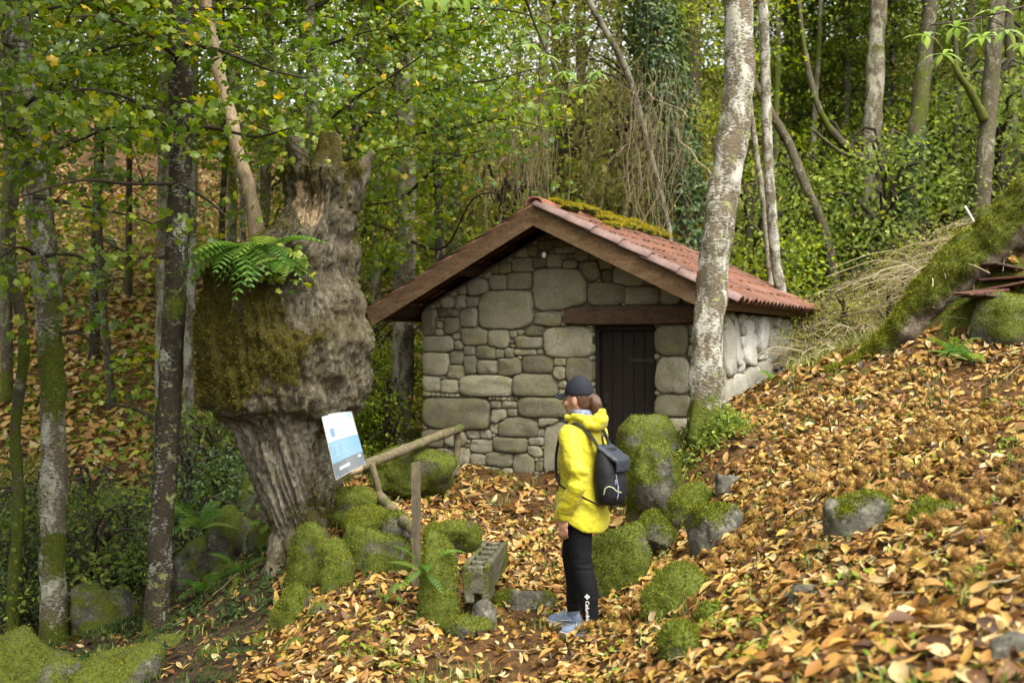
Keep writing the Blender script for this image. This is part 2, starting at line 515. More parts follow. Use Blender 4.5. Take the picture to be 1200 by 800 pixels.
# ------------------------------------------------------------------ leaf templates
def chestnut_leaf(curl, fold, twist, seg=5, w=.165):
    curl *= .75; fold *= .6; twist *= .8
    t = np.linspace(0, 1, seg)
    wid = w * np.sin(np.pi * np.clip(t, 0, 1)**.85)**.95
    spine = np.stack([t - .5, np.zeros(seg), curl * ((t-.5)**2 - .12)], -1)
    V, n = [], seg
    for s in (-1, 0, 1):
        v = spine.copy()
        v[:, 1] = s * wid
        v[:, 2] += abs(s) * fold * wid + s * twist * (t-.5) * wid
        V.append(v)
    V = np.concatenate(V)
    Fq = []
    for r in range(2):
        for k in range(seg-1):
            a, b = r*n + k, (r+1)*n + k
            Fq += [[a, a+1, b+1], [a, b+1, b]]
    return V, np.array(Fq)
LIT = [chestnut_leaf(c, f, t) for c, f, t in [(.5,.5,.5),(-.5,.7,-.6),(.9,-.6,.9),(-.2,1.1,0),(.25,-.9,-.9),(-.8,-.3,.5),(.05,.2,.2)]]
LITB = [chestnut_leaf(c, f, t, 5, .24) for c, f, t in [(.5,.6,.5),(-.6,.7,-.5),(-.3,1.0,.4)]]
LITF = [chestnut_leaf(c, f, t, 3, .24) for c, f, t in [(.5,.5,.5),(-.5,.7,-.6),(.2,-.6,.5)]]
RH = [(np.array([[-.5,0,0],[0,-w,.05+z],[.5,0,-.06],[0,w,.05+z]]), np.array([[0,1,2],[0,2,3]])) for w, z in ((.3,.02),(.24,.06),(.36,-.03))]
def maple_leaf(bend):
    ang = np.radians([ -150, -118, -88, -62, -40, -20, 0, 20, 40, 62, 88, 118, 150])
    rad = np.array([ .34, .46, .37, .53, .43, .45, .60, .45, .43, .53, .37, .46, .34])
    V = [[-.06, 0, .05]] + [[r*math.cos(a), r*math.sin(a), -bend * r*r] for a, r in zip(ang, rad)]
    V = np.array(V); n = len(ang)
    return V, np.array([[0, k+1, k+2] for k in range(n-1)])
MAP = [maple_leaf(b) for b in (.35, .6, .1)]
OV = []
for c in (.3, -.25, .5):                     # oval leaf with a fold, for middle-distance crowns
    t = np.array([0, .35, .7, 1]); w = np.array([.02, .24, .2, .0])
    sp = np.stack([t-.5, 0*t, -c*(t-.4)**2], -1)
    V = np.concatenate([sp + np.stack([0*t, s*w, abs(s)*w*.35], -1) for s in (-1, 0, 1)])
    f = []
    for r in range(2):
        for k in range(3):
            a, b = r*4+k, (r+1)*4+k; f += [[a, a+1, b+1], [a, b+1, b]]
    OV.append((V, np.array(f)))

# ------------------------------------------------------------------ fallen leaves
def in_view(x, y, m=1.0): return np.abs(x) < y * .53 + m
HUT_O = np.array([-1.07, 11.7]); HU = np.array([math.cos(R(28)), -math.sin(R(28))]); HV = np.array([math.sin(R(28)), math.cos(R(28))])
def in_hut(x, y):
    u = (x - HUT_O[0])*HU[0] + (y - HUT_O[1])*HU[1]; v = (x - HUT_O[0])*HV[0] + (y - HUT_O[1])*HV[1]
    return (u > -.02) & (u < 3.66) & (v > -.02) & (v < 3.0)

def litter_pts(n, y0, y1, x0, x1, keep):
    x = rng.uniform(x0, x1, n); y = rng.uniform(y0, y1, n)
    k = in_view(x, y) & ~in_hut(x, y) & (rng.random(n) < keep(x, y))
    return x[k], y[k]

def lay(x, y, lift, tilt, off=0.):
    nrm = unit(normal_at(x, y) + rng.normal(size=(len(x), 3)) * tilt)
    pos = np.stack([x, y, H(x, y) + rng.random(len(x)) * lift + off], -1)
    return pos, rots(nrm, rng.random(len(x)) * 2*np.pi)

def steep(x, y): return np.clip((normal_at(x, y)[:, 2]-.6)/.15, 0, 1)
def bare(x, y):
    p3 = np.stack([x, y, np.zeros_like(x)], -1)
    return np.clip(1.1 + 1.4 * fbm(p3 * 1.1, 3, 40), .2, 1) * np.clip(.15 + ((x-2.55)/.55)**2 + ((y-5.4)/.38)**2, .15, 1) * steep(x, y)
def keep_near(x, y): return (1 - .9 * gully(x, y)) * bare(x, y)
def keep_hill(x, y):
    p3 = np.stack([x, y, np.zeros_like(x)], -1)
    return np.clip(.6 + fbm(p3 * .5, 3, 31), .05, 1) * (1 - .9*gully(x, y)) * np.where(x < 1.5, 1, .35)

x, y = litter_pts(70000, 2.4, 9.0, -4.2, 5.8, keep_near)
k = np.hypot((x-.43)/.14, (y-6.33)/.14) > 1
x, y = x[k], y[k]
pos, rot = lay(x, y, .035, .36, .003)
tm = LIT + LITB
sz = rng.uniform(.04, .105, len(x)) * np.where(rng.random(len(x)) < .2, 1.4, 1)
# the 300 nearest leaves in view are pieces of their own
dist = np.hypot(x, y)
infr = (np.abs(x) < y*.51) & (pos[:, 2] > CZ - y * .345)
order = np.argsort(np.where(infr & (sz > .085), dist, 99))[:300]
keepm = np.ones(len(x), bool); keepm[order] = False
one = [mesh('fallen_leaf', v, f, MAT['litter_leaf_one']) for v, f in tm]
for q in order:
    o = obj('fallen_leaf', one[rng.integers(len(one))], ground)
    mt = Matrix([list(r_ * sz[q]) for r_ in rot[q]]).to_4x4(); mt.translation = Vector(pos[q] + np.array([0, 0, .012]))
    o.matrix_local = mt
V1, F1, I1 = scatter(tm, pos[keepm], rot[keepm], sz[keepm])
r1 = rng.random(keepm.sum()) * .985
x, y = litter_pts(22000, 9.0, 14.5, -8, 8.5, lambda a, b: keep_near(a, b))
pos, rot = lay(x, y, .05, .42)
V2, F2, I2 = scatter(LIT + LITB, pos, rot, rng.uniform(.08, .15, len(x)))
r2 = rng.random(len(x)) * .985
x, y = litter_pts(80000, 13.5, 34, -19, 17, keep_hill)
pos, rot = lay(x, y, .1, .3, .01)
V3, F3, I3 = scatter(LITF, pos, rot, rng.uniform(.13, .25, len(x)))
r3 = .3 + rng.random(len(x)) * .66
V, Fs = join([(V1, F1), (V2, F2), (V3, F3)])
tag(obj('leaf_litter', mesh('leaf_litter', V, Fs, MAT['litter_leaf'], True, {'rnd': np.concatenate([r1[I1], r2[I2], r3[I3]])})),
    'thick carpet of brown and orange chestnut leaves covering the slope, path and hillside', 'fallen leaves', kind='stuff')

# ------------------------------------------------------------------ chestnut burrs
def burr(nsp, seed, core=1):
    r = np.random.default_rng(seed)
    bm = bmesh.new(); bmesh.ops.create_icosphere(bm, subdivisions=core, radius=.72)
    V = np.array([v.co[:] for v in bm.verts]); Ft = np.array([[v.index for v in f.verts] for f in bm.faces]); bm.free()
    d = unit(r.normal(size=(nsp, 3))); tip = d + r.normal(size=d.shape)*.12
    a = unit(np.cross(d, unit(r.normal(size=d.shape)))); b = np.cross(d, a)
    w = .05
    sv = np.stack([d*.5 + a*w, d*.5 - a*w*.5 + b*w*.86, d*.5 - a*w*.5 - b*w*.86, tip * r.uniform(.85, 1.1, nsp)[:, None]], 1).reshape(-1, 3)
    k = np.arange(nsp)[:, None]*4 + len(V)
    sf = np.concatenate([k + np.array([[0, 1, 3]]), k + np.array([[1, 2, 3]]), k + np.array([[2, 0, 3]])])
    return np.vstack([V, sv]), np.concatenate([Ft, sf])
BUR = [burr(230, s) for s in range(4)]
def keep_burr(x, y):
    p3 = np.stack([x, y, np.zeros_like(x)], -1)
    return (1 - gully(x, y)) * np.clip(.5 + 1.3 * fbm(p3 * .8, 2, 77), .03, 1) * np.clip(1.25 - np.hypot(x-2.4, y-4.2)/5.0, .0, 1) * np.clip((x + .3)/1.2, .06, 1)
x, y = litter_pts(4600, 2.5, 9.2, -1.6, 5.2, keep_burr)
pos, rot = lay(x, y, .03, .8, .046)
sz = rng.uniform(.026, .040, len(x))
infr = (np.abs(x) < y*.51) & (pos[:, 2] > CZ - y * .34)
order = np.argsort(np.where(infr, np.hypot(x, y) / sz, 1e9))[:260]
keepm = np.ones(len(x), bool); keepm[order] = False
bme = [mesh('chestnut_burr', v, f, MAT['burr'], False) for v, f in BUR]
for q in order:
    o = obj('chestnut_burr', bme[rng.integers(4)])
    o.location = pos[q]; o.rotation_euler = rng.random(3)*6.28; o.scale = [sz[q]]*3
    tag(o, 'spiny brown chestnut burr lying among the fallen leaves on the slope', 'chestnut burr', 'chestnut burrs on the leaf litter')
V, Fs, I = scatter([burr(45, 9, 1), burr(45, 10, 1)], pos[keepm], rot[keepm], sz[keepm])
tag(obj('scattered_burrs', mesh('scattered_burrs', V, Fs, MAT['burr_m'], False, {'rnd': rng.random(keepm.sum())[I]})),
    'brown chestnut burrs scattered thinly over the far leaf litter', 'chestnut burrs', kind='stuff')

# small green weeds and grass between the leaves
def blades(x, y, z, hgt, lean=.5, wid=.006):
    n = len(x); a = rng.random(n)*6.283; l = rng.random(n)*lean*hgt
    tip = np.stack([x + np.cos(a)*l, y + np.sin(a)*l, z + hgt], -1)
    mid = np.stack([x + np.cos(a)*l*.3, y + np.sin(a)*l*.3, z + hgt*.6], -1)
    b0 = np.stack([x, y, z], -1); p = np.stack([-np.sin(a), np.cos(a), 0*a], -1)*np.reshape(wid*np.ones(n), (n, 1))
    V = np.stack([b0-p, b0+p, mid-p*.8, mid+p*.8, tip], 1).reshape(-1, 3)
    k = np.arange(n)[:, None]*5
    return V, np.concatenate([k+np.array([[0,1,3]]), k+np.array([[0,3,2]]), k+np.array([[2,3,4]])]), np.repeat(np.arange(n), 5)
cx, cy = litter_pts(520, 2.7, 11, -4, 5.5, lambda a, b: .8 + 0*a)
cx = np.repeat(cx, 26) + rng.normal(size=len(cx)*26)*.07; cy = np.repeat(cy, 26) + rng.normal(size=len(cy)*26)*.07
k = ~in_hut(cx, cy); cx, cy = cx[k], cy[k]
V, Fs, I = blades(cx, cy, H(cx, cy), rng.uniform(.03, .09, len(cx)), .8, .004)
tag(obj('grass_tufts', mesh('grass_tufts', V, Fs, MAT['grass'], True, {'rnd': rng.random(len(cx))[I]})), 'thin green grass and weeds poking through the leaf litter', 'grass', kind='stuff')

# low weeds on the slope and dark ground plants in the gully, twigs on the leaves
def weed_patch(n, x0, x1, y0, y1, keep, K, sp, size, mat, name, label, tmpl):
    x, y = litter_pts(n, y0, y1, x0, x1, keep)
    cx_ = np.repeat(x, K) + rng.normal(size=len(x)*K)*sp; cy_ = np.repeat(y, K) + rng.normal(size=len(x)*K)*sp
    pos = np.stack([cx_, cy_, H(cx_, cy_) + rng.random(len(cx_))*.05 + .02], -1)
    V, Ft, I = scatter(tmpl, pos, rots(unit(rng.normal(size=(len(pos), 3))*.5 + [0, -.2, 1]), rng.random(len(pos))*6.28), rng.uniform(*size, len(pos)))
    rv = np.repeat(rng.random(len(x)), K)*.6 + rng.random(len(pos))*.38
    tag(obj(name, mesh(name, V, Ft, MAT[mat], False, {'rnd': rv[I]})), label, 'weeds', kind='stuff')
weed_patch(150, -1, 5.5, 2.8, 9.5, lambda a, b: .9*(1-gully(a, b)), 18, .07, (.02, .045), 'leaf_a', 'slope_weeds', 'patches of small green weeds among the fallen leaves on the slope', OV)
weed_patch(1500, -15, 1, 14, 27, lambda a, b: np.where(a < 1.2, .8, 0), 16, .22, (.07, .15), 'leaf_a', 'hillside_plants', 'green seedlings and low plants dotted over the leafy hillside', RH)
weed_patch(650, -6.5, -1.0, 5.6, 13.5, lambda a, b: gully(a, b), 16, .10, (.03, .075), 'ivy', 'gully_ground_cover', 'dark green ground plants covering the floor of the gully', OV)
x, y = litter_pts(420, 2.5, 10, -3, 5.5, lambda a, b: .9 + 0*a)
a_ = rng.random(len(x))*6.28; l_ = rng.uniform(.06, .32, len(x)); t_ = np.linspace(-.5, .5, 6)
tx = x[:, None] + np.cos(a_)[:, None]*l_[:, None]*t_; ty = y[:, None] + np.sin(a_)[:, None]*l_[:, None]*t_
V, Fq = strands(np.stack([tx, ty, H(tx, ty) + .035 + rng.normal(size=(len(x), 1))*.01], -1) + rng.normal(size=(len(x), 6, 3))*.006, rng.uniform(.0018, .005, len(x)), 4)
tag(obj('fallen_twigs', mesh('fallen_twigs', V, Fq, MAT['twig'], True, {'rnd': np.repeat(rng.random(len(x))*.6, 24)})), 'thin dry twigs lying on the leaf litter', 'twigs', kind='stuff')

# ------------------------------------------------------------------ rocks
bm = bmesh.new(); bmesh.ops.create_icosphere(bm, subdivisions=5, radius=1)
SPH = np.array([v.co[:] for v in bm.verts]); SPF = np.array([[v.index for v in f.verts] for f in bm.faces]); bm.free()
bm = bmesh.new(); bmesh.ops.create_icosphere(bm, subdivisions=4, radius=1)
SPH4 = np.array([v.co[:] for v in bm.verts]); SPF4 = np.array([[v.index for v in f.verts] for f in bm.faces]); bm.free()

def moss_fuzz(V, Nn, mossv, n, hgt=.016, wid=.0035):
    w = np.clip(mossv, 0, 1).astype(float); w = w / w.sum()
    ix = rng.choice(len(V), n, p=w)
    p = V[ix] + rng.normal(size=(n, 3)) * .012
    # keep the blade roots on the surface: push along the normal by the offset's normal component
    off = np.einsum('ij,ij->i', p - V[ix], Nn[ix])[:, None]
    p = p - Nn[ix]*off
    d = unit(Nn[ix] + rng.normal(size=(n, 3))*.55 + np.array([0, 0, .25]))
    s = unit(np.cross(d, rand_dirs(n))) * wid
    tip = p + d * (hgt * rng.uniform(.5, 1.3, n))[:, None]
    Vb = np.stack([p - s, p + s, tip], 1).reshape(-1, 3)
    return Vb, np.arange(3*n).reshape(-1, 3), np.repeat(rng.random(n)*.8 + .2*rng.random(), 3)

def vnorm(V, Ft):
    N = np.zeros_like(V); a = np.cross(V[Ft[:, 1]]-V[Ft[:, 0]], V[Ft[:, 2]]-V[Ft[:, 0]])
    for c in range(3): np.add.at(N, Ft[:, c], a)
    return unit(N)

def rock_geo(c, rad, seed, moss, cuts=5, lump=.22, big=True, boxy=1.):
    r = np.random.default_rng(seed)
    v = (SPH if big else SPH4).copy(); Ft = SPF if big else SPF4
    if boxy != 1: v = np.sign(v)*np.abs(v)**boxy*.86
    for _ in range(cuts):
        nrm = unit(r.normal(size=3)); t = r.uniform(.5, .85)
        d = v @ nrm - t
        v = v - np.where(d > 0, d, 0)[:, None] * nrm * .8
    v = v * (1 + lump * fbm(v*1.2 + seed*3.1, 2, seed))[:, None]
    d0 = unit(v)
    V = v * np.array(rad)
    N = vnorm(V, Ft)
    mv = N[:, 2]*.45 + .12 + .55*fbm(V*5. + seed, 4, seed+5) + (moss - .42)*1.5
    mv = np.clip(mv*.9, 0, 1)
    s = max(rad)
    V = V + N * (mv * (.018 + .012*fbm(V*22, 2, 4)))[:, None] + N * ((1-mv) * .022 * s * 2 * fbm(V*9/s*.4, 4, seed))[:, None]
    return V + np.array(c), Ft, mv

def rock(px0, py0, px1, py1, D, label, moss=.6, cuts=5, seed=None, fuzz=2500, depth=.95, group=None, name='mossy_rock', sink=.25, lump=.2, boxy=.8):
    global RS
    RS += 1
    seed = seed or RS
    a = P(px0, py0, D); b = P(px1, py1, D)
    w = abs(b[0]-a[0])/2; h = abs(a[2]-b[2])/2
    a[2] += h*.14; h *= 1.07
    c = (a+b)/2; c[2] -= h*sink; h *= 1 + sink
    big = (px1-px0) > 45
    V, Ft, mv = rock_geo((0, 0, 0), (w*1.12, max(w*depth, .5*h), h*1.12), seed, moss, cuts, lump, big, boxy)
    t = thing(name, c, label, 'rock', group)
    V = V + c
    part('stone', V, Ft, MAT['rock'], t, True, {'moss': mv})
    if fuzz and (mv*(mv > .45)).sum() > 20:
        N = vnorm(V, Ft)
        Vb, Fb, rb = moss_fuzz(V, N, mv*(mv > .3), fuzz, .015 + .004*(D < 7))
        tag(part('moss_cover', Vb, Fb, MAT['moss'], t, False, {'rnd': rb}), kind='stuff')
    return t
RS = 100
rock(693,617,757,702,7.05,'round boulder thick with green moss right behind the hiker\'s legs', .85, 2, fuzz=7000, lump=.14, boxy=1, name='mossy_boulder')
rock(760,677,836,738,5.75,'low dome of bright green moss on a rock in the leafy slope beside the path', .9, 2, fuzz=6000, lump=.14, boxy=1)
rock(800,594,872,658,6.6,'grey slanting stone with moss on its lower side, above the dome of moss', .42, 7)
rock(965,578,1038,642,5.3,'dark mossy stone alone in the middle of the leafy slope', .55, 6)
rock(920,688,974,722,4.48,'small bare dark grey stone half sunk in leaves on the slope', .15, 6, fuzz=600)
rock(745,604,792,644,7.2,'small dark mossy stone beside the round boulder', .6, 5)
rock(786,572,838,618,7.5,'dark mossy stone wedged between the slanting grey stone and the bank boulder', .6, 5)
rock(738,524,804,614,8.0,'tall bank boulder with a thick cap of moss below the birch', .74, 5, fuzz=8000, lump=.24, name='mossy_boulder', depth=.8, boxy=.7)
rock(722,497,804,606,8.75,'pale block of the bank with a flat mossy top in front of the door', .72, 5, fuzz=6000, name='mossy_boulder', depth=.8, lump=.2, boxy=.5)
rock(836,556,868,580,7.3,'small blue grey stone in the leaves above the slanting grey stone', .1, 6, fuzz=0, name='small_stone')
rock(1158,748,1230,815,3.2,'grey rounded rock at the low end of the slope, ringed by burrs', .2, 5, fuzz=800)
rock(770,742,832,800,4.7,'long low mossy rock breaking through the leaves below the dome of moss', .6, 5, depth=1.6)
rock(1062,586,1132,640,5.02,'flat dark rock under soil and moss beside the lone slope stone', .5, 5, fuzz=1500)
rock(820,712,856,738,5.2,'small mossy stone at the edge of the slope beyond the dome of moss', .75, 4, fuzz=1200)
# left of the path
rock(432,528,532,572,9.6,'broad green mossy boulder between the railing and the hut wall', .88, 3, fuzz=6000, name='mossy_boulder')
rock(512,524,534,556,10.0,'pale bare stone leaning against the far railing post', .12, 7, fuzz=0, name='small_stone')
rock(404,598,462,624,7.8,'bright flat moss cushion on a stone under the fallen rail', .95, 2, fuzz=5000, lump=.08)
rock(384,572,442,612,8.15,'mossy stone at the chestnut foot below the information board', .9, 3, fuzz=4000)
rock(398,612,488,704,7.35,'dark mossy wall stone under the moss cushion beside the standing post', .85, 6, fuzz=6000, name='mossy_boulder')
rock(446,606,482,640,7.5,'grey lichened stone beside the standing post', .3, 7, fuzz=800)
rock(336,628,400,712,7.35,'mossy boulder leaning on the chestnut root', .92, 4, fuzz=5000, name='mossy_boulder')
rock(372,640,412,704,7.1,'narrow mossy stone between the chestnut root boulder and the wall stone', .8, 5)
rock(316,690,372,750,7.0,'low mossy stone at the outer tip of the chestnut root', .75, 4, fuzz=3000)
rock(492,636,534,752,6.6,'upright mossy stone under the grooved stone trough', .92, 5, fuzz=5000, depth=1.1)
rock(548,704,582,730,6.4,'small pale triangular stone below the grooved trough', .25, 7, fuzz=500, name='small_stone')
rock(524,722,580,752,6.3,'flat stone below the small pale triangular stone', .45, 6, fuzz=900)
rock(574,694,654,720,6.95,'long dark stone step across the leafy path', .45, 6, fuzz=1800, name='step_stone', depth=.4, lump=.1)
rock(500,612,560,646,7.1,'mossy earth-covered stone behind the grooved trough', .85, 4, fuzz=3500)
rock(318,778,344,802,5.9,'small whitish stone in the leaves at the gully edge', .08, 5, fuzz=0, name='small_stone')
GULLY = [(270,684,318,730,8.2),(222,742,292,798,7.0),(100,762,190,808,6.8),(-14,758,62,812,6.6),(36,772,116,812,6.7),(176,752,230,800,7.3),(286,748,332,784,6.9),
         (290,604,330,660,9.6),(236,604,296,668,10.2),(196,640,246,694,9.8),(248,668,290,706,9.2),(270,560,318,606,11.5),(230,566,272,602,12.2),(92,690,150,740,9.2),
         (20,700,60,742,10),(100,640,150,690,10.8),(300,530,336,566,12.6),(120,580,180,624,12.8),(330,760,372,790,6.3),(392,742,430,766,6.4),(360,716,392,742,6.7)]
for q, a in enumerate(GULLY):
    near = 'at the foot of the pale grey birch' if a[2] < 118 else 'between the pale grey birch and the slim dark trunk' if a[2] < 192 else 'at the foot of the slim dark trunk' if a[2] < 250 else 'between the slim dark trunk and the chestnut'
    rock(*a, ('low ' if a[4] < 8.5 else 'shaded ') + 'moss-covered gully boulder ' + near if q < 18 else 'small mossy stone poking out of the leaves below the chestnut root', .62, 8, lump=.42, depth=1.5, sink=.6, boxy=.7,
         fuzz=1800 if a[4] < 9 else 900, group='boulders of the mossy gully' if q < 18 else 'stones below the chestnut root', name='mossy_boulder')
# ------------------------------------------------------------------ the stone hut
def hw(u, v, z):
    u, v, z = np.broadcast_arrays(np.asarray(u, float), np.asarray(v, float), np.asarray(z, float))
    return np.stack([HUT_O[0] + u*HU[0] + v*HV[0], HUT_O[1] + u*HU[1] + v*HV[1], z], -1)
def hxf(V): return hw(V[..., 0], V[..., 1], V[..., 2])
HR = np.array([[HU[0], HV[0], 0], [HU[1], HV[1], 0], [0, 0, 1.]])
def wpx(px, py, v0=0.):
    a = (px - 600) / FPX
    o = HUT_O + v0*HV
    D = np.dot(o, HV) / (a*HV[0] + HV[1])
    p = np.array([a*D, D]) - HUT_O
    return float(np.dot(p, HU)), CZ - (py - 400)/FPX*D

HW_, HL_ = 3.64, 2.95
RU, RZ = 1.76, 2.97
LU, LZ = -.389, 1.89
EU, EZ = 3.81, 1.96
V0, V1_ = -.55, 3.77
def roof_z(u): return np.where(np.asarray(u) < RU, RZ - (RU - u)*(RZ-LZ)/(RU-LU), RZ - (u - RU)*(RZ-EZ)/(EU-RU))

def stone_mat(name, stops, lich, amt):
    m = M(name)
    g = m.coord('Object')
    r = m.orand()
    n1 = m.noise(7, 6, .65, g); n2 = m.noise(60, 5, .75, g)
    c = m.ramp(m.math('ADD', m.math('MULTIPLY', n1, .45), m.math('MULTIPLY', r, .6)), stops)
    c = m.mix(m.ramp(n2, [(.35, .55), (.62, 0.)]), c, tuple(v*.42 for v in stops[0][1]))
    c = m.mix(m.ramp(m.noise(5, 6, .7, g), [(.48, 0.), (.66, amt)]), c, lich)
    c = m.mix(m.ramp(m.noise(18, 6, .8, g), [(.6, 0.), (.7, .6)]), c, (.44, .43, .38))
    m.color(c).rough(.9).spec(.2)
    m.bump(m.math('ADD', n2, m.noise(14, 5, .7, g)), .55, .02)
    return m.m
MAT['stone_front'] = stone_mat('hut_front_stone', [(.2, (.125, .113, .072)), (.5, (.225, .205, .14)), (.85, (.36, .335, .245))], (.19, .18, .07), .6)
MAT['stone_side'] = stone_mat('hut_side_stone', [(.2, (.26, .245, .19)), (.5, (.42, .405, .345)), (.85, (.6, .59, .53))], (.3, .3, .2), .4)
MAT['mortar'] = plain('earth_mortar', (.11, .097, .06), .95, .1, .4, 25, .8)

def wood(name, c0, c1, scale=(1, 1, 1), rough=.75):
    m = M(name)
    v = m.coord('Object', scale)
    n1 = m.noise(9, 6, .65, v, dist=.4); n2 = m.noise(45, 4, .6, v)
    c = m.mix(m.ramp(n1, [(.3, 0.), (.7, 1.)]), c0, c1)
    c = m.mix(m.ramp(n2, [(.4, .5), (.6, 0.)]), c, tuple(x*.4 for x in c0))
    c = m.mix(m.math('MULTIPLY', m.orand(), .35), c, tuple(x*.55 for x in c0))
    m.color(c).rough(rough).spec(.25)
    m.bump(m.math('ADD', n1, n2), .35, .01)
    return m.m
MAT['barge'] = wood('roof_timber', (.085, .045, .02), (.2, .125, .065), (.6, .6, 1.6))
MAT['soffit'] = wood('roof_boards', (.04, .02, .01), (.085, .045, .022))
MAT['lintel'] = wood('lintel_timber', (.055, .03, .016), (.13, .08, .045), (1, 1, 3))
MAT['door'] = wood('door_boards', (.012, .008, .006), (.026, .017, .012), (4, 4, .4), .7)
MAT['rail'] = wood('weathered_pole', (.13, .105, .06), (.27, .225, .13), (1, 1, 1))

hut = thing('stone_hut', hw(HW_/2, HL_/2, 0.), 'small stone mill hut with red tiled roof and dark wooden door', 'hut')

# wall stones: rounded-rectangle seeds measured on the front wall, gaps filled with the largest stone that fits
FRONT = """558.8,340.3,624,386;621.6,314,688,363.8;593,319,621,339.7;572,322.5,592.9,339;545.6,328,572,347;598,302.8,623.4,319;584,308.4,598,321;622.5,302,639.4,313.5;
641,298,657,313.5;659,304,676,317;678,306.5,702,328;672,292.5,688,305.6;648,289,673,296;648,280,668,288;630,281,646,293;617,288,630,300;530.6,347,545.6,361.5;536,361.5,558,384;
518,371,537,390;494,362,510,393;510,362,534,372;494,394,530.6,412.5;538,383.5,570,404;572,386,596,408;624,366,658,382;615,380,637,394;602,394.5,634.7,408;601,409,628,416;
635.6,383.4,692.5,418.5;542,406,555,416;531.6,399.4,541,409.7;494,413,525,440;526,411,542,427;522.5,428,543,444.6;543.5,417.4,557,438.7;556,405,581,421;558,422,581.6,438;
582,420,609,440;610,417,648,437;591.6,408,601,420;649,420,663,428.7;647,429,662,445.7;663,419,692.5,450;537.4,440,600,464.5;601,439,654,465;605.4,465.5,663,489;515.7,444.6,536,460.6;
494,441,515,459;493,465.5,573.5,502;575.6,479,592.6,495.6;574,471,586,479;587,470,604,478.6;594,479,605,488;583,490,629,513;630,490,653,501;577.8,512,616,530;618,512.6,637,522;
618,523,633.5,536;637,494,668,560;601,531,626,558;569,530,599,546.6;550,515,576.7,530;550,533,568,545.6;546,504,560.8,514;561.8,504,576,514;574.5,497,582,508;625.5,541,636,552;
687.8,330.5,732,357;733,336,772,357;717,312,755,335;773.5,333,797,356;799,340,818,373;767.5,381,807,417;767.5,418,809,462;767.5,463,811,488;767.5,489,812,520;820,350,850,385;822,386,850,424;826,425,850,470;
702,300,716,315;706,316,716,329;756,322,772,335;494,505,520,524;521,505,545,522;494,525,530,548;531,524,549,545;663,451,692.5,476;669,478,692.5,520;669,522,692.5,560;767.5,522,812,560;690,285,706,298;812,474,850,520;812,522,850,560"""
def rects_front():
    out = []
    for s in FRONT.replace('\n', '').split(';'):
        a = [float(v) for v in s.split(',')]
        u0, zt = wpx(a[0], a[1]); u1, zb = wpx(a[2], a[3])
        u0b, _ = wpx(a[0], a[3])
        _, zt2 = wpx((a[0]+a[2])/2, a[1]); _, zb2 = wpx((a[0]+a[2])/2, a[3])
        out.append([(u0+u1)/2, (zt2+zb2)/2, (u1-u0)/2, (zt2-zb2)/2])
    return out

def sdf(rects, pts):
    """signed distance of pts (N,2) to rounded rects -> (N,K)"""
    r = np.asarray(rects)
    q = np.abs(pts[:, None] - r[None, :, :2])
    rr = np.minimum(r[:, 2], r[:, 3]) * .42
    d = q - (r[None, :, 2:] - rr[None, :, None])
    return np.linalg.norm(np.maximum(d, 0), axis=-1) + np.minimum(d.max(-1), 0) - rr[None]

def fill(rects, inside, lo, hi, minr, step=.03, rmax=9., jit=.35):
    gu, gz = np.meshgrid(np.arange(lo[0], hi[0], step), np.arange(lo[1], hi[1], step), indexing='ij')
    pts = np.stack([gu.ravel(), gz.ravel()], -1)
    dwall = inside(pts)                                # >0 inside, distance-like
    pts = pts[dwall > 0]; dwall = dwall[dwall > 0]
    d = sdf(rects, pts).min(1) if len(rects) else np.full(len(pts), 9.)
    rects = list(rects)
    for _ in range(900):
        k = int(np.argmax(np.minimum(d, dwall + .02)))
        r = min(d[k], dwall[k] + .02)
        if r < minr: break
        r = min(r, rmax) * rng.uniform(.8, 1.05)
        asp = rng.uniform(1, 1 + jit)
        n = [pts[k][0], pts[k][1], r*asp, r/math.sqrt(asp)]
        rects.append(n)
        d = np.minimum(d, sdf([n], pts)[:, 0])
    return rects

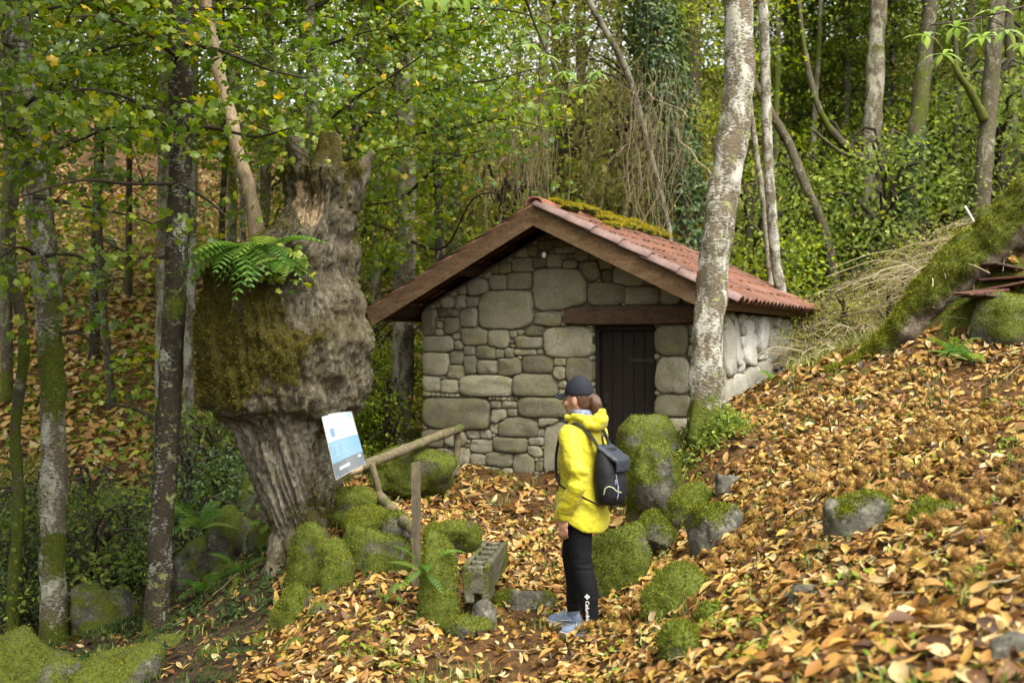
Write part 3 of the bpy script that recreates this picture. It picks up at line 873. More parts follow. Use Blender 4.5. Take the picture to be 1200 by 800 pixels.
def stones(rects, inside, to_world, nrm_sign, mat, parent, depth, gap=.0035, ns=24):
    rects = np.asarray(rects)
    th = np.linspace(0, 2*np.pi, ns, endpoint=False)
    cs = np.stack([np.cos(th), np.sin(th)], -1)
    for k, (cu, cz, a, b) in enumerate(rects):
        near = [j for j in range(len(rects)) if j != k and np.hypot(rects[j][0]-cu, rects[j][1]-cz) < 2.2*(max(a, b) + max(rects[j][2:])) ]
        R_ = np.zeros(ns)
        ts = np.linspace(.15, 1.45, 40)
        ray = np.array([a, b]) * cs                    # elliptical directions
        pts = (np.array([cu, cz]) + ts[:, None, None]*ray[None]).reshape(-1, 2)
        own = sdf(rects[k:k+1], pts)[:, 0]
        oth = sdf(rects[near], pts).min(1) if near else np.full(len(pts), 9.)
        ok = (own < oth - gap*1.3) & (inside(pts) > 0) & (own < .05)
        ok = ok.reshape(len(ts), ns)
        first_bad = np.where(ok.all(0), len(ts)-1, np.argmin(ok, 0))
        R_ = ts[np.maximum(first_bad-1, 0)]
        R_ = np.minimum(R_, 1.32)
        R_ = R_*(1 + .045*rng.normal(size=ns))
        R_ = (np.roll(R_, 1) + np.roll(R_, -1) + 5*R_)/7
        R_ = np.minimum(R_, np.where(ok.all(0), 9, ts[np.maximum(first_bad-1, 0)] + .02))
        if R_.max() < .3: continue
        seed = int(rng.integers(1e6))
        bul = min(.042, .026 + .06*min(a, b)) * rng.uniform(.6, 1.25)
        prof = [(1.0, -depth), (1.0, .0), (.972, bul*.6), (.88, bul*.95), (.5, bul*1.05)]
        tilt = rng.normal(size=2)*.06
        rings = []
        base = rng.uniform(-.012, .012)
        for f, dz in prof:
            p = np.array([cu, cz]) + (f*R_)[:, None]*ray
            off = dz + (0 if dz < 0 else base + (p - [cu, cz]) @ tilt) + (0 if dz <= 0 else 1)*.02*fbm(np.stack([p[:, 0]*7, p[:, 1]*7, np.full(ns, seed % 97)], -1), 3, 2)
            rings.append(np.stack([p[:, 0], np.broadcast_to(off, (ns,)), p[:, 1]], -1))
        V = np.concatenate(rings + [np.array([[cu, bul*1.1 + base, cz]])])
        i, j = np.meshgrid(np.arange(len(prof)-1), np.arange(ns), indexing='ij')
        Fq = np.stack([i*ns+j, i*ns+(j+1) % ns, (i+1)*ns+(j+1) % ns, (i+1)*ns+j], -1).reshape(-1, 4)
        jj = np.arange(ns); last = len(prof)-1
        Ft = np.stack([last*ns+jj, last*ns+(jj+1) % ns, np.full(ns, len(V)-1)], -1)
        Wv = to_world(V)
        if nrm_sign < 0: Fq = Fq[:, ::-1]; Ft = Ft[:, ::-1]
        part('stone', Wv, [Fq, Ft], mat, parent, True)

DU0, DZ1 = wpx(693.5, 381); DU1, _ = wpx(766.5, 381)
LNU0, LNZ1 = wpx(663, 360); LNU1, LNZ0 = wpx(816, 381)
LNZ0 = DZ1
def inside_front(p):
    u, z = p[:, 0], p[:, 1]
    d = np.minimum.reduce([u, HW_ - u, z + .25, roof_z(u) - .24 - z])
    dd = np.maximum.reduce([DU0 - u, u - DU1, z - DZ1])              # outside the door
    dl = np.maximum.reduce([LNU0 - u, u - LNU1, z - LNZ1 - .01, LNZ0 - z])
    return np.minimum.reduce([d, dd, dl])
rf = fill(rects_front(), inside_front, (0, -.2), (HW_, 2.75), .017, .022)

def prism(poly, v0, v1):
    n = len(poly); p = np.array(poly, float)
    V = np.vstack([np.stack([p[:, 0], np.full(n, v0), p[:, 1]], -1), np.stack([p[:, 0], np.full(n, v1), p[:, 1]], -1)])
    q = [[i, (i+1) % n, n+(i+1) % n, n+i] for i in range(n)]
    bm = bmesh.new(); vs = [bm.verts.new(v) for v in V]
    bm.faces.new(vs[:n][::-1]); bm.faces.new(vs[n:])
    for f in q: bm.faces.new([vs[k] for k in f])
    bmesh.ops.triangulate(bm, faces=bm.faces[:]); bmesh.ops.recalc_face_normals(bm, faces=bm.faces[:])
    bm.verts.index_update()
    F_ = np.array([[v.index for v in f.verts] for f in bm.faces]); bm.free()
    return V, F_
zt = lambda u: float(roof_z(u)) - .2
fw = part('front_wall', *(lambda a: (hxf(a[0]), a[1]))(join([
    prism([(.02, -.5), (DU0-.01, -.5), (DU0-.01, LNZ0), (.02, LNZ0)], .045, .42),
    prism([(DU1+.01, -.5), (HW_-.02, -.5), (HW_-.02, LNZ0), (DU1+.01, LNZ0)], .045, .42),
    prism([(.02, LNZ0+.001), (HW_-.02, LNZ0+.001), (HW_-.02, zt(HW_)), (RU, zt(RU)), (.02, zt(.02))], .047, .42)])), MAT['mortar'], hut, False)
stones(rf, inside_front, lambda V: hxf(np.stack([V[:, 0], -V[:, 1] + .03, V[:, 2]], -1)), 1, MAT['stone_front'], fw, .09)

# side wall (to the right) and the two hidden walls
def inside_side(p):
    v, z = p[:, 0], p[:, 1]
    return np.minimum.reduce([v - .0, HL_ - v, z - .3, 1.80 - z])
rs_seed = [[.14, 1.45, .13, .3], [.5, 1.5, .16, .26], [.98, 1.5, .2, .24], [1.55, 1.55, .2, .2], [.14, .88, .13, .24], [.52, 1.0, .2, .16], [1.02, 1.05, .22, .15], [1.6, 1.1, .24, .18], [2.2, 1.45, .3, .2], [2.75, 1.5, .18, .26], [2.3, .95, .28, .2]]
rsd = fill(rs_seed, inside_side, (0, .3), (HL_, 1.82), .03, .03, .12)
pv, pf = prism([(.06, -.5), (.06, 1.78), (HL_-.02, 1.78), (HL_-.02, -.5)], HW_-.395, HW_-.045)
sw = part('side_wall', hxf(pv[:, [1, 0, 2]]), pf[:, ::-1], MAT['mortar'], hut, False)
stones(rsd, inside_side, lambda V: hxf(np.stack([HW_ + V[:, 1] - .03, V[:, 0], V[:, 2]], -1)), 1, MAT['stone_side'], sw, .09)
part('rear_wall', hxf(prism([(.02, -.5), (HW_-.06, -.5), (HW_-.06, zt(HW_)), (RU, zt(RU)), (.02, zt(.02))], HL_-.35, HL_-.03)[0]),
     prism([(.02, -.5), (HW_-.06, -.5), (HW_-.06, zt(HW_)), (RU, zt(RU)), (.02, zt(.02))], HL_-.35, HL_-.03)[1], MAT['stone_front'], hut, False)
a = box(((.17), (.43+HL_-.36)/2, .65), (.34, HL_-.8, 2.3)); part('left_wall', hxf(a[0]), a[1], MAT['stone_front'], hut, False)

# lintel and door
n = 40
t = np.linspace(0, 1, n)
lp = np.stack([LNU0 + t*(LNU1-LNU0), np.full(n, .06), np.full(n, (LNZ0+LNZ1)/2)], -1)
lh = (LNZ1-LNZ0)/2
ringp = np.array([[-.17, -1], [.12, -1], [.16, -.85], [.16, .85], [.12, 1], [-.17, 1]])
V = []
for k in range(n):
    bow = .012*math.sin(math.pi*t[k]); sh = 1 - .25*(abs(t[k]-.5)*2)**6
    nz = .01*vn(np.array([[t[k]*7, 1.3, 4.]]), 3)[0]
    V.append(np.stack([np.full(6, lp[k, 0]), .03 - ringp[:, 0]*.55 - .0, lp[k, 2] + ringp[:, 1]*lh*sh*.98 + bow*(ringp[:, 1] > 0) + nz*(ringp[:, 1] > 0)], -1))
V = np.concatenate(V)
i, j = np.meshgrid(np.arange(n-1), np.arange(6), indexing='ij')
Fq = np.stack([i*6+j, i*6+(j+1) % 6, (i+1)*6+(j+1) % 6, (i+1)*6+j], -1).reshape(-1, 4)
part('lintel', hxf(V), [Fq, np.array([[0, 5, 4, 3, 2, 1], [(n-1)*6+k for k in range(6)]])], MAT['lintel'], hut, False)
door = part('door', *(lambda a: (hxf(a[0]), a[1]))(box(((DU0+DU1)/2, .205, (DZ1-.04)/2), (DU1-DU0, .03, DZ1+.04))), MAT['door'], hut, False)
npl = 5
for k in range(npl):
    w_ = (DU1-DU0-.09)/npl
    a = box((DU0+.045+w_*(k+.5), .18 + .003*(k % 2), (DZ1-.1)/2), (w_-.006, .022, DZ1-.0), .004)
    part('plank', hxf(a[0]), a[1], MAT['door'], door, False)
for c, s in (((DU0+.02, .14, DZ1/2-.04), (.04, .09, DZ1+.06)), ((DU1-.02, .14, DZ1/2-.04), (.04, .09, DZ1+.06)), (((DU0+DU1)/2, .14, DZ1-.03), (DU1-DU0-.084, .085, .05))):
    a = box(c, s, .005); part('door_frame', hxf(a[0]), a[1], MAT['door'], door, False)
iron = plain('rusty_iron', (.018, .013, .010), .6, .4, .4, 40)
for zz_ in (.35, 1.3):
    a = box((DU1-.19, .163, zz_), (.28, .008, .045), .003); part('hinge', hxf(a[0]), a[1], iron, door, False)
a = box((DU0+.1, .163, .88), (.05, .01, .13), .003); part('latch', hxf(a[0]), a[1], iron, door, False)
a = tube(hw(np.array([DU0+.1]*2), np.array([.165, .12]), .85), .012, 8); part('handle', a[0], a[1], plain('black_iron', (.02, .02, .02), .5, .5), door)

# ------------------------------------------------------------------ roof
m = M('roof_tile')
g = m.coord('Object'); r = m.orand()
c = m.ramp(m.math('ADD', m.math('MULTIPLY', r, .7), m.math('MULTIPLY', m.noise(9, 4, .6, g), .4)), [(.1, (.06, .027, .018)), (.4, (.115, .044, .027)), (.7, (.165, .062, .034)), (1, (.19, .11, .083))])
c = m.mix(m.ramp(m.noise(24, 6, .75, g), [(.45, 0.), (.62, .8)]), c, (.085, .062, .05))
c = m.mix(m.ramp(m.noise(12, 6, .75, m.coord('Object', (1.3, 1, 1))), [(.56, 0.), (.66, .7)]), c, (.40, .15, .02))
m.color(c).rough(.8).spec(.3); m.bump(m.noise(70, 4, .7, g), .3, .006)
MAT['tile'] = m.m
MAT['tile_verge'] = plain('verge_tile', (.165, .108, .093), .8, .3, .3, 14, .3)
MAT['tile_ridge'] = plain('ridge_tile', (.22, .09, .05), .8, .3, .3, 14, .3)

slope_r = np.array([EU-RU, 0, EZ-RZ]); LR = np.linalg.norm(slope_r); sr = slope_r/LR
slope_l = np.array([LU-RU, 0, LZ-RZ]); LL = np.linalg.norm(slope_l); sl = slope_l/LL
nr_ = np.array([-sr[2], 0, sr[0]]); nl_ = np.array([sl[2], 0, -sl[0]]); 
if nr_[2] < 0: nr_ = -nr_
if nl_[2] < 0: nl_ = -nl_
ridge = np.array([RU, 0, RZ])
roof = part('roof', *(lambda a: (hxf(a[0]), a[1]))(join([(lambda q: (q[0], q[1]))(prism([(RU-.09, RZ-.21), (RU+.09, RZ-.21), (RU+.09, RZ-.09), (RU, RZ-.06), (RU-.09, RZ-.09)], V0+.06, V1_-.06))])), MAT['barge'], hut, False)
def slab(side_s, side_n, L, s0, s1, v0, v1, t0, t1):
    """board on a roof slope: distance s along the slope from the ridge, v along the hut, t above the slope line"""
    V = np.array([ridge + side_s*s + side_n*t_ + np.array([0, v, 0]) for s in (s0, s1) for v in (v0, v1) for t_ in (t0, t1)])
    return hxf(V), np.array([[0,1,3,2],[4,6,7,5],[0,4,5,1],[2,3,7,6],[0,2,6,4],[1,5,7,3]])
for ss, nn, L in ((sr, nr_, LR), (sl, nl_, LL)):
    nb = 8
    for k in range(nb):
        s0, s1 = L/nb*k + .004 + (.02 if k == 0 else 0), L/nb*(k+1) - .004
        part('roof_board', *slab(ss, nn, L, s0, s1, V0+.04, V1_-.04, -.075 + .002*(k % 2), -.05), MAT['soffit'], roof, False)
    for q, v in enumerate((V0+.0, V1_-.035)):
        part('bargeboard', *slab(ss, nn, L, .0 if ss is sr else .012, L+.02, v-.002*(ss is sr), v+.034, -.205, -.012), MAT['barge'], roof, False)
    part('bargeboard_strip', *slab(ss, nn, L, .03, L+.0, V0-.018, V0-.003, -.235, -.16), MAT['barge'], roof, False)
    for s_ in (L*.5, L*.93):
        part('purlin', *slab(ss, nn, L, s_-.06, s_+.06, V0+.07, V1_-.07, -.19, -.077), MAT['soffit'], roof, False)
    part('eave_board', *slab(ss, nn, L, L-.03, L+.012, V0+.045, V1_-.045, -.17, -.077), MAT['barge'], roof, False)

def tile_mesh(name, wid, length, mat, hgt=.05):
    k = 8; s = np.linspace(0, 1, k)
    z = hgt * np.sin(np.pi*s)**.75
    top = []
    for yy, lift in ((0, 0.), (length, .0)):
        f = 1 - .06*(yy == 0)
        top.append(np.stack([(s-.5)*wid*1.1*f, np.full(k, yy), z*f + lift], -1))
    top = np.concatenate(top); bot = top - np.array([0, 0, .016]); bot[:, 2] = np.maximum(bot[:, 2], top[:, 2]-.016)
    V = np.vstack([top, bot]); n = 2*k
    Fq = []
    for i in range(k-1):
        Fq += [[i, k+i, k+i+1, i+1], [n+i, n+i+1, n+k+i+1, n+k+i], [k+i, n+k+i, n+k+i+1, k+i+1], [i, i+1, n+i+1, n+i]]
    Fq += [[0, n, n+k, k], [k-1, 2*k-1, n+2*k-1, n+k-1]]
    return mesh(name, V, np.array(Fq), mat, True)
NC, NR = 26, 7
pitch = (V1_-V0)/NC; rowl = (LR+.05)/NR
tm_main = [tile_mesh('tile', pitch, rowl*1.22, MAT['tile'], h_) for h_ in (.05, .055)]
tm_verge = tile_mesh('tile', pitch*1.15, rowl*1.22, MAT['tile_verge'], .06)
def place_tile(me, ss, nn, s, v, lift, name='tile', flip=1, par=None, jit=1):
    p = ridge + ss*s + nn*lift + np.array([0, v, 0])
    tl = .045 + rng.normal()*.01*jit
    y = ss*math.cos(tl) + nn*math.sin(tl)*.9; y /= np.linalg.norm(y)
    x = np.array([0, 1., 0]) * flip
    if flip < 0: pass
    z = np.cross(x, y)
    if z @ nn < 0: x = -x; z = -z
    a = rng.normal()*.012*jit
    x2 = x*math.cos(a) + y*math.sin(a); y2 = -x*math.sin(a) + y*math.cos(a)
    Rm = HR @ np.stack([x2, y2, z], -1)
    o = obj(name, me, par or roof)
    mt = Matrix(Rm.tolist()).to_4x4(); mt.translation = Vector(hxf(p[None])[0] - rloc(roof))
    o.matrix_local = mt
    return o
for rI in range(NR):
    for cI in range(NC):
        s = rowl*rI + .02
        v = V0 + pitch*(cI+.5)
        ver = cI == 0
        place_tile(tm_verge if ver else tm_main[(rI+cI) % 2], sr, nr_, s, v - (.03 if ver else 0), -.042 + (.008 if ver else 0) + .004*rng.random())
# the far slope of the roof: the same tiles in one part
tv = np.array([v.co[:] for v in tm_main[0].vertices]); tf = np.array([list(p.vertices) for p in tm_main[0].polygons])
pcs = []
for rI in range(NR):
    for cI in range(NC):
        p = ridge + sl*((LL+.05)/NR*rI + .02) + nl_*(-.042) + np.array([0, V0 + pitch*(cI+.5), 0])
        Rm = np.stack([np.array([0, -1., 0]), sl*math.cos(.045)+nl_*math.sin(.045), np.cross(np.array([0, -1., 0]), sl)], -1)
        pcs.append((hxf(tv @ Rm.T + p), tf))
V, Fs = join(pcs)
tag(part('tile_field', V, Fs, MAT['tile'], roof, True), kind='stuff')
# ridge tiles
k = 9; a_ = np.linspace(0, np.pi, k)
rl = (V1_-V0)/11
top = np.concatenate([np.stack([np.cos(a_)*.105*f, np.full(k, y_), np.sin(a_)*.085*f], -1) for y_, f in ((0, 1.06), (rl*1.1, .95))]); bot = top*np.array([.85, 1, .8])
Vt = np.vstack([top, bot]); nn_ = 2*k
Fq = []
for i in range(k-1): Fq += [[i, i+1, k+i+1, k+i], [nn_+i, nn_+k+i, nn_+k+i+1, nn_+i+1], [k+i, k+i+1, nn_+k+i+1, nn_+k+i], [i, nn_+i, nn_+i+1, i+1]]
rme = mesh('ridge_tile', Vt, np.array(Fq), MAT['tile_ridge'])
for q in range(11):
    o = obj('ridge_tile', rme, roof)
    mt = Matrix(HR.tolist()).to_4x4() @ Matrix.Rotation(rng.normal()*.02, 4, 'Z'); mt.translation = Vector(hw(RU, V0 + q*rl - .0, RZ-.045 + .004*(q % 2)) - rloc(roof))
    o.matrix_local = mt
# moss along the ridge and spilling down the near slope
pcs, rv = [], []
nb = 34
rr = np.random.default_rng(5)
Vm, Fm, mm, cnt = [], [], [], 0
for q in range(nb):
    v = V0 + .35 + (V1_-V0-.5)*rr.random()
    s = abs(rr.normal())*.16
    big = rr.uniform(.05, .12)
    vv = SPH4[:, :] * np.array([big*.9, big*2.0, big*.42]) * (1 + .25*fbm(SPH4*2+q, 2, q))[:, None]
    p = ridge + sr*s + nr_*(.035 - .12*s + .02) + np.array([0, v, 0])
    Vm.append(hxf(vv + p)); Fm.append(SPF4 + cnt); cnt += len(SPH4)
Vm = np.concatenate(Vm); Fm = np.concatenate(Fm)
Nm = vnorm(Vm, Fm)
Vb, Fb, rb = moss_fuzz(Vm, Nm, np.clip(Nm[:, 2], 0, 1), 30000, .03, .006)
mo = tag(part('ridge_moss', Vm, Fm, MAT['rock'], roof, True, {'moss': np.ones(len(Vm))}), kind='stuff')
MAT['moss_gold'] = leaf_mat('golden_moss', [(0, (.13, .12, .008)), (.5, (.30, .25, .012)), (1, (.46, .36, .03))], .3, .8, .15)
tag(part('moss_cover', Vb, Fb, MAT['moss_gold'], mo, False, {'rnd': rb}), kind='stuff')

# bulb hanging under the gable
bu, bz = wpx(637.5, 298, -.25)
bp = hw(bu, -.25, bz)
bulb = thing('hanging_bulb', bp, 'small white bulb hanging on a wire under the gable', 'light bulb')
rz_ = float(roof_z(bu)) - .2
a = tube(np.array([bp + [0, 0, .04], [bp[0], bp[1], rz_]]), .004, 6); part('wire', a[0], a[1], MAT['twig_dark'], bulb)
a = tube(np.array([bp + [0, 0, .02], bp + [0, 0, .05]]), .014, 10); part('socket', a[0], a[1], MAT['twig_dark'], bulb)
pr = [(0, -.04), (.016, -.036), (.026, -.02), (.027, -.004), (.019, .012), (.012, .022)]
V = np.array([[bp[0]+r_*math.cos(q), bp[1]+r_*math.sin(q), bp[2]+z_] for r_, z_ in pr for q in np.linspace(0, 6.2832, 12, endpoint=False)])
Fq = np.array([[i*12+j, i*12+(j+1) % 12, (i+1)*12+(j+1) % 12, (i+1)*12+j] for i in range(5) for j in range(12)])
part('glass_bulb', V, Fq, plain('white_glass', (.75, .75, .7), .25, .5, .03), bulb)
# ------------------------------------------------------------------ trees
def wpath(pts): return np.array([P(*p) for p in pts])

def trunk_geo(path, r0, r1, rings=60, seg=16, seed=1, rough=.10, flare=.35, knob=.0):
    p = smooth_path(path, rings)
    s = np.linspace(0, 1, rings)
    L = np.concatenate([[0], np.cumsum(np.linalg.norm(np.diff(p, axis=0), axis=1))])
    rad = r0 + (r1 - r0) * s
    rad = rad * (1 + flare*np.exp(-L/.16))
    V, Fs = tube(p, rad, seg)
    n = rings*seg
    c = np.repeat(p, seg, 0)
    d = unit(V[:n] - c); rr = np.repeat(rad, seg)
    f = fbm(np.stack([V[:n, 0]*5, V[:n, 1]*5, V[:n, 2]*3.2], -1) / max(r0*4, .5), 4, seed)
    V[:n] += d * (rr * rough * f * 1.6)[:, None]
    th = np.tile(np.linspace(0, 2*np.pi, seg, endpoint=False), rings)
    V[:n] += d * (rr * flare*.5*np.repeat(np.exp(-L/.22), seg) * np.sin(th*4 + seed))[:, None]
    Lr = np.concatenate([np.repeat(L, seg), [0, L[-1]]])
    return V, Fs, p, Lr

def mk_tree(name, label, pts, w0, w1, bark, seed, group=None, moss_base=.5, moss_all=.12, rings=60, seg=16, rough=.1, top=3.0, crowns=(), cat='tree', flare=.3):
    """pts: (px, py, D) from the foot up; w0, w1: trunk widths in photo pixels"""
    p = wpath(pts)
    z = h1(p[0][0], p[0][1])
    p[0][2] = z - .08 if abs(p[0][2]-z) < .9 or p[0][2] > z else p[0][2]
    if top: p = np.vstack([p, p[-1] + unit(p[-1]-p[-2])*top])
    D0, D1 = pts[0][2], pts[-1][2]
    t = thing(name, (p[0][0], p[0][1], z), label, cat, group)
    V, Fs, path, L = trunk_geo(p, w0/FPX*D0/2, w1/FPX*D1/2, rings, seg, seed, rough, flare)
    mv = np.clip(moss_all + moss_base*np.exp(-L/.35) + .45*fbm(V*2.2, 3, seed+9), 0, 1)
    part('trunk', V, Fs, MAT[bark], t, True, {'moss': mv})
    for me, x, y, zz, sc, rz in crowns:
        add_crown(t, me, (x, y, zz), sc, rz)
    return t, path

def add_crown(t, key, loc, sc, rz):
    lf, br = CROWN[key]
    for nm, me in (('crown', lf), ('bough', br)):
        if me is None: continue
        o = obj(nm, me, t)
        o.location = np.array(loc) - rloc(t)
        o['kind'] = 'stuff'
        o.rotation_euler = (0, 0, rz); o.scale = sc if hasattr(sc, '__len__') else (sc,)*3

def leaf_cloud(centers, spread, K, size, tmpl, tilt=.75, bias=(0, 0, .8), droop=.25, tone=None, jitter=.22):
    """K leaves round each centre, in flattened sprays"""
    Mn = len(centers)
    c = np.repeat(centers, K, 0)
    sp = np.broadcast_to(np.asarray(spread, float), (3,))
    off = rng.normal(size=(Mn*K, 3)) * sp
    r = np.hypot(off[:, 0], off[:, 1])
    off[:, 2] -= droop * r
    tn = np.repeat(unit(rng.normal(size=(Mn, 3))*.35 + np.array(bias)), K, 0)
    nrm = unit(tn + rng.normal(size=(Mn*K, 3))*tilt)
    V, Ft, I = scatter(tmpl, c+off, rots(nrm, rng.random(Mn*K)*6.283), rng.uniform(size[0], size[1], Mn*K))
    base = rng.random(Mn) if tone is None else tone
    rv = np.clip(np.repeat(base, K)*.62 + .15 + rng.normal(size=Mn*K)*jitter, 0, .955)
    rv = np.where(rng.random(Mn*K) < .02, .99, rv)
    return V, Ft, rv[I]

CROWN = {}
def make_crown(key, mat, seed, n_sp, K, rad, hgt, size, tmpl, low=.0, spread=(.42, .42, .09), tilt=.75):
    global rng
    keep = rng; rng = np.random.default_rng(seed)
    a = rng.random(n_sp)*6.283; rr = rad*np.sqrt(rng.random(n_sp))*(.55 + .55*rng.random(n_sp)); z = low + (hgt-low)*rng.random(n_sp)
    rr *= np.sqrt(np.clip(1.15 - np.abs(z/hgt-.45)**2*2.2, .15, 1))
    c = np.stack([np.cos(a)*rr, np.sin(a)*rr, z], -1)
    V, Ft, rv = leaf_cloud(c, spread, K, size, tmpl, tilt)
    lf = mesh('crown_'+key, V, Ft, MAT[mat], False, {'rnd': rv})
    nb = min(26, n_sp); q = c[:nb]
    st = np.stack([0*q[:, 0], 0*q[:, 0], np.maximum(q[:, 2]-.4*rr[:nb], .0)], -1)
    t = np.linspace(0, 1, 6)[None, :, None]
    path = st[:, None]*(1-t) + q[:, None]*t + np.array([0, 0, .25])*np.sin(np.pi*t) + rng.normal(size=(nb, 6, 3))*.05*t
    rdd = np.linspace(.03, .006, 6)[None]*np.ones((nb, 1))
    Vb, Fb = strands(path, rdd, 4)
    br = mesh('bough_'+key, Vb, Fb, MAT['twig_dark'])
    CROWN[key] = (lf, br); rng = keep
make_crown('mid1', 'leaf_a', 1, 150, 95, 2.3, 8.0, (.06, .11), RH)
make_crown('mid2', 'leaf_a', 2, 140, 95, 2.1, 8.0, (.06, .11), RH)
make_crown('olive1', 'leaf_b', 3, 130, 80, 2.2, 8.0, (.04, .085), RH, spread=(.4, .4, .2), tilt=1.0)
make_crown('cool1', 'leaf_c', 4, 130, 95, 2.3, 8.0, (.055, .105), RH)
make_crown('cool2', 'leaf_c', 5, 115, 95, 2.1, 8.0, (.055, .11), RH)
make_crown('high1', 'leaf_a', 6, 110, 55, 2.6, 3.6, (.10, .16), RH)
make_crown('shrub1', 'leaf_c', 7, 40, 60, .85, 1.5, (.045, .085), RH, spread=(.26, .26, .1))
make_crown('shrub2', 'leaf_a', 8, 40, 60, .85, 1.5, (.045, .08), RH, spread=(.26, .26, .1))
make_crown('shrub3', 'leaf_b', 9, 46, 45, .8, 1.3, (.04, .08), RH, spread=(.24, .24, .16), tilt=1.1)
make_crown('shrub5', 'ivy_bright', 12, 40, 60, .85, 1.4, (.04, .085), OV, spread=(.26, .26, .1))  # darker leaf colour stands in for shade on the gully bushes
make_crown('shrub4', 'leaf_a', 10, 30, 40, .6, 1.1, (.05, .10), OV, spread=(.2, .2, .08))

# ---- the old chestnut
m = M('old_chestnut_bark')
g = m.coord('Object'); gs = m.coord('Object', (1, 1, .22))
n1 = m.noise(17, 6, .7, gs, dist=.5); n2 = m.noise(60, 5, .7, g)
col = m.ramp(n1, [(.3, (.03, .024, .015)), (.44, (.095, .08, .05)), (.58, (.19, .165, .11)), (.76, (.31, .285, .21))])
col = m.mix(m.ramp(n2, [(.4, .5), (.6, 0.)]), col, (.04, .033, .024))
col = m.mix(m.ramp(m.noise(3.2, 6, .7, g), [(.45, 0.), (.62, .75)]), col, (.075, .062, .022))
col = m.mix(m.ramp(m.noise(6.5, 6, .75, g), [(.55, 0.), (.66, .7)]), col, (.05, .036, .02))
col = m.mix(m.math('MULTIPLY', m.attr('pale'), .75), col, m.ramp(n1, [(.3, (.06, .05, .032)), (.45, (.20, .175, .125)), (.65, (.37, .335, .255)), (.8, (.46, .43, .34))]))
sc = m.attr('scar')
col = m.mix(m.ramp(m.math('ADD', sc, m.math('MULTIPLY', m.math('SUBTRACT', m.noise(14, 5, .7, g), .5), .7)), [(.4, 0.), (.6, 1.)]), col,
            m.ramp(m.noise(20, 5, .7, gs), [(.35, (.16, .09, .045)), (.5, (.36, .26, .15)), (.75, (.5, .4, .26))]))
a = m.attr('moss')
f = m.ramp(m.math('ADD', a, m.math('MULTIPLY', m.math('SUBTRACT', m.noise(6, 7, .8, g), .52), 2.2)), [(.40, 0.), (.58, 1.)])
col = m.mix(f, col, m.ramp(m.noise(34, 5, .75, g), [(.22, (.028, .022, .006)), (.45, (.075, .06, .012)), (.62, (.11, .10, .012)), (.85, (.2, .18, .02))]))
m.color(col).rough(.9).spec(.2)
m.bump(m.math('ADD', m.math('MULTIPLY', n1, 1.6), m.math('ADD', n2, m.math('MULTIPLY', m.math('MULTIPLY', f, m.noise(80, 4, .7, g)), 1.5))), .9, .035)
MAT['chestnut'] = m.m
CD = 8.05
rows = np.array([(760,306,408),(735,312,402),(700,318,394),(660,324,388),(620,321,387),(580,306,389),(540,291,391),(508,281,394),(494,270,401),(478,258,407),(440,252,412),(400,247,416),
        (360,248,413),(325,251,410),(302,258,409),(288,283,408),(268,320,409),(240,334,413),(215,338,421),(196,341,428)], float)
nz_, ns_ = 300, 220
yy = np.linspace(rows[0, 0], rows[-1, 0], nz_)
lf_ = np.interp(-yy, -rows[:, 0], rows[:, 1]); rt_ = np.interp(-yy, -rows[:, 0], rows[:, 2])
ker = np.ones(9)/9
lf_ = np.convolve(np.pad(lf_, 4, 'edge'), ker, 'valid'); rt_ = np.convolve(np.pad(rt_, 4, 'edge'), ker, 'valid')
cxp = (lf_+rt_)/2; rx = (rt_-lf_)/2/FPX*CD
th = np.linspace(0, 2*np.pi, ns_, endpoint=False)
Zc = CZ - (yy-400)/FPX*CD
Xc = (cxp-600)/FPX*CD
ryy = .5*rx + .5*np.convolve(np.pad(rx, 30, 'edge'), np.ones(61)/61, 'valid')
X = Xc[:, None] + rx[:, None]*np.cos(th)[None]; Y = CD + .12 + ryy[:, None]*np.sin(th)[None]*.92; Z = np.repeat(Zc[:, None], ns_, 1)
d = np.stack([np.cos(th), np.sin(th), 0*th], -1)[None]*np.ones((nz_, 1, 1))
Pt = np.stack([X, Y, Z], -1)
lowm = np.clip((yy-470)/40, 0, 1)[:, None]                # straight furrows below the burl
swirl = th[None] + .35*(Z+.2)
fur = np.stack([np.cos(swirl)*9, np.sin(swirl)*9, Z*1.5], -1)
ridge_ = 1 - np.abs(fbm(fur, 3, 3))*1.6
fur2 = np.stack([np.cos(swirl)*22, np.sin(swirl)*22, Z*3.], -1)
ridge2 = 1 - np.abs(fbm(fur2, 3, 13))*1.6
fur3 = np.stack([np.cos(swirl)*46, np.sin(swirl)*46, Z*6.], -1)
ridge3 = 1 - np.abs(fbm(fur3, 2, 23))*1.6
gn = fbm(Pt*np.array([3.6, 3.6, 2.8]), 4, 17)
gn2 = fbm(Pt*np.array([14., 14, 9]), 3, 27)
disp = lowm*(.045*ridge_ + .028*ridge2 + .012*ridge3) + (1-lowm)*(.07*gn + .022*gn2 + .03*ridge_ + .03*ridge2 + .014*ridge3)
# knobs and burls of the upper trunk, and the lip where they end
kr = np.random.default_rng(14)
pxn = 600 + X/Y*FPX
for kx, ky, ks, ka in [(385,432,20,.07),(318,452,24,.06),(300,470,22,.05),(350,468,20,.05),(400,300,16,.05),(408,350,14,.06),(404,400,18,.06),(350,300,22,.05),(392,265,18,.04)] + [(kr.uniform(250, 415), kr.uniform(270, 480), kr.uniform(9, 22), kr.uniform(-.04, .055)) for _ in range(34)]:
    disp = disp + ka*np.exp(-(((pxn-kx)/ks)**2 + ((yy[:, None]-ky)/ks)**2))*(np.sin(th) < .25)[None]
disp = disp + .055*np.clip((486 + 5*np.sin(th*5)[None] - yy[:, None])/7, 0, 1)*np.clip((yy[:, None]-330)/90, 0, 1)
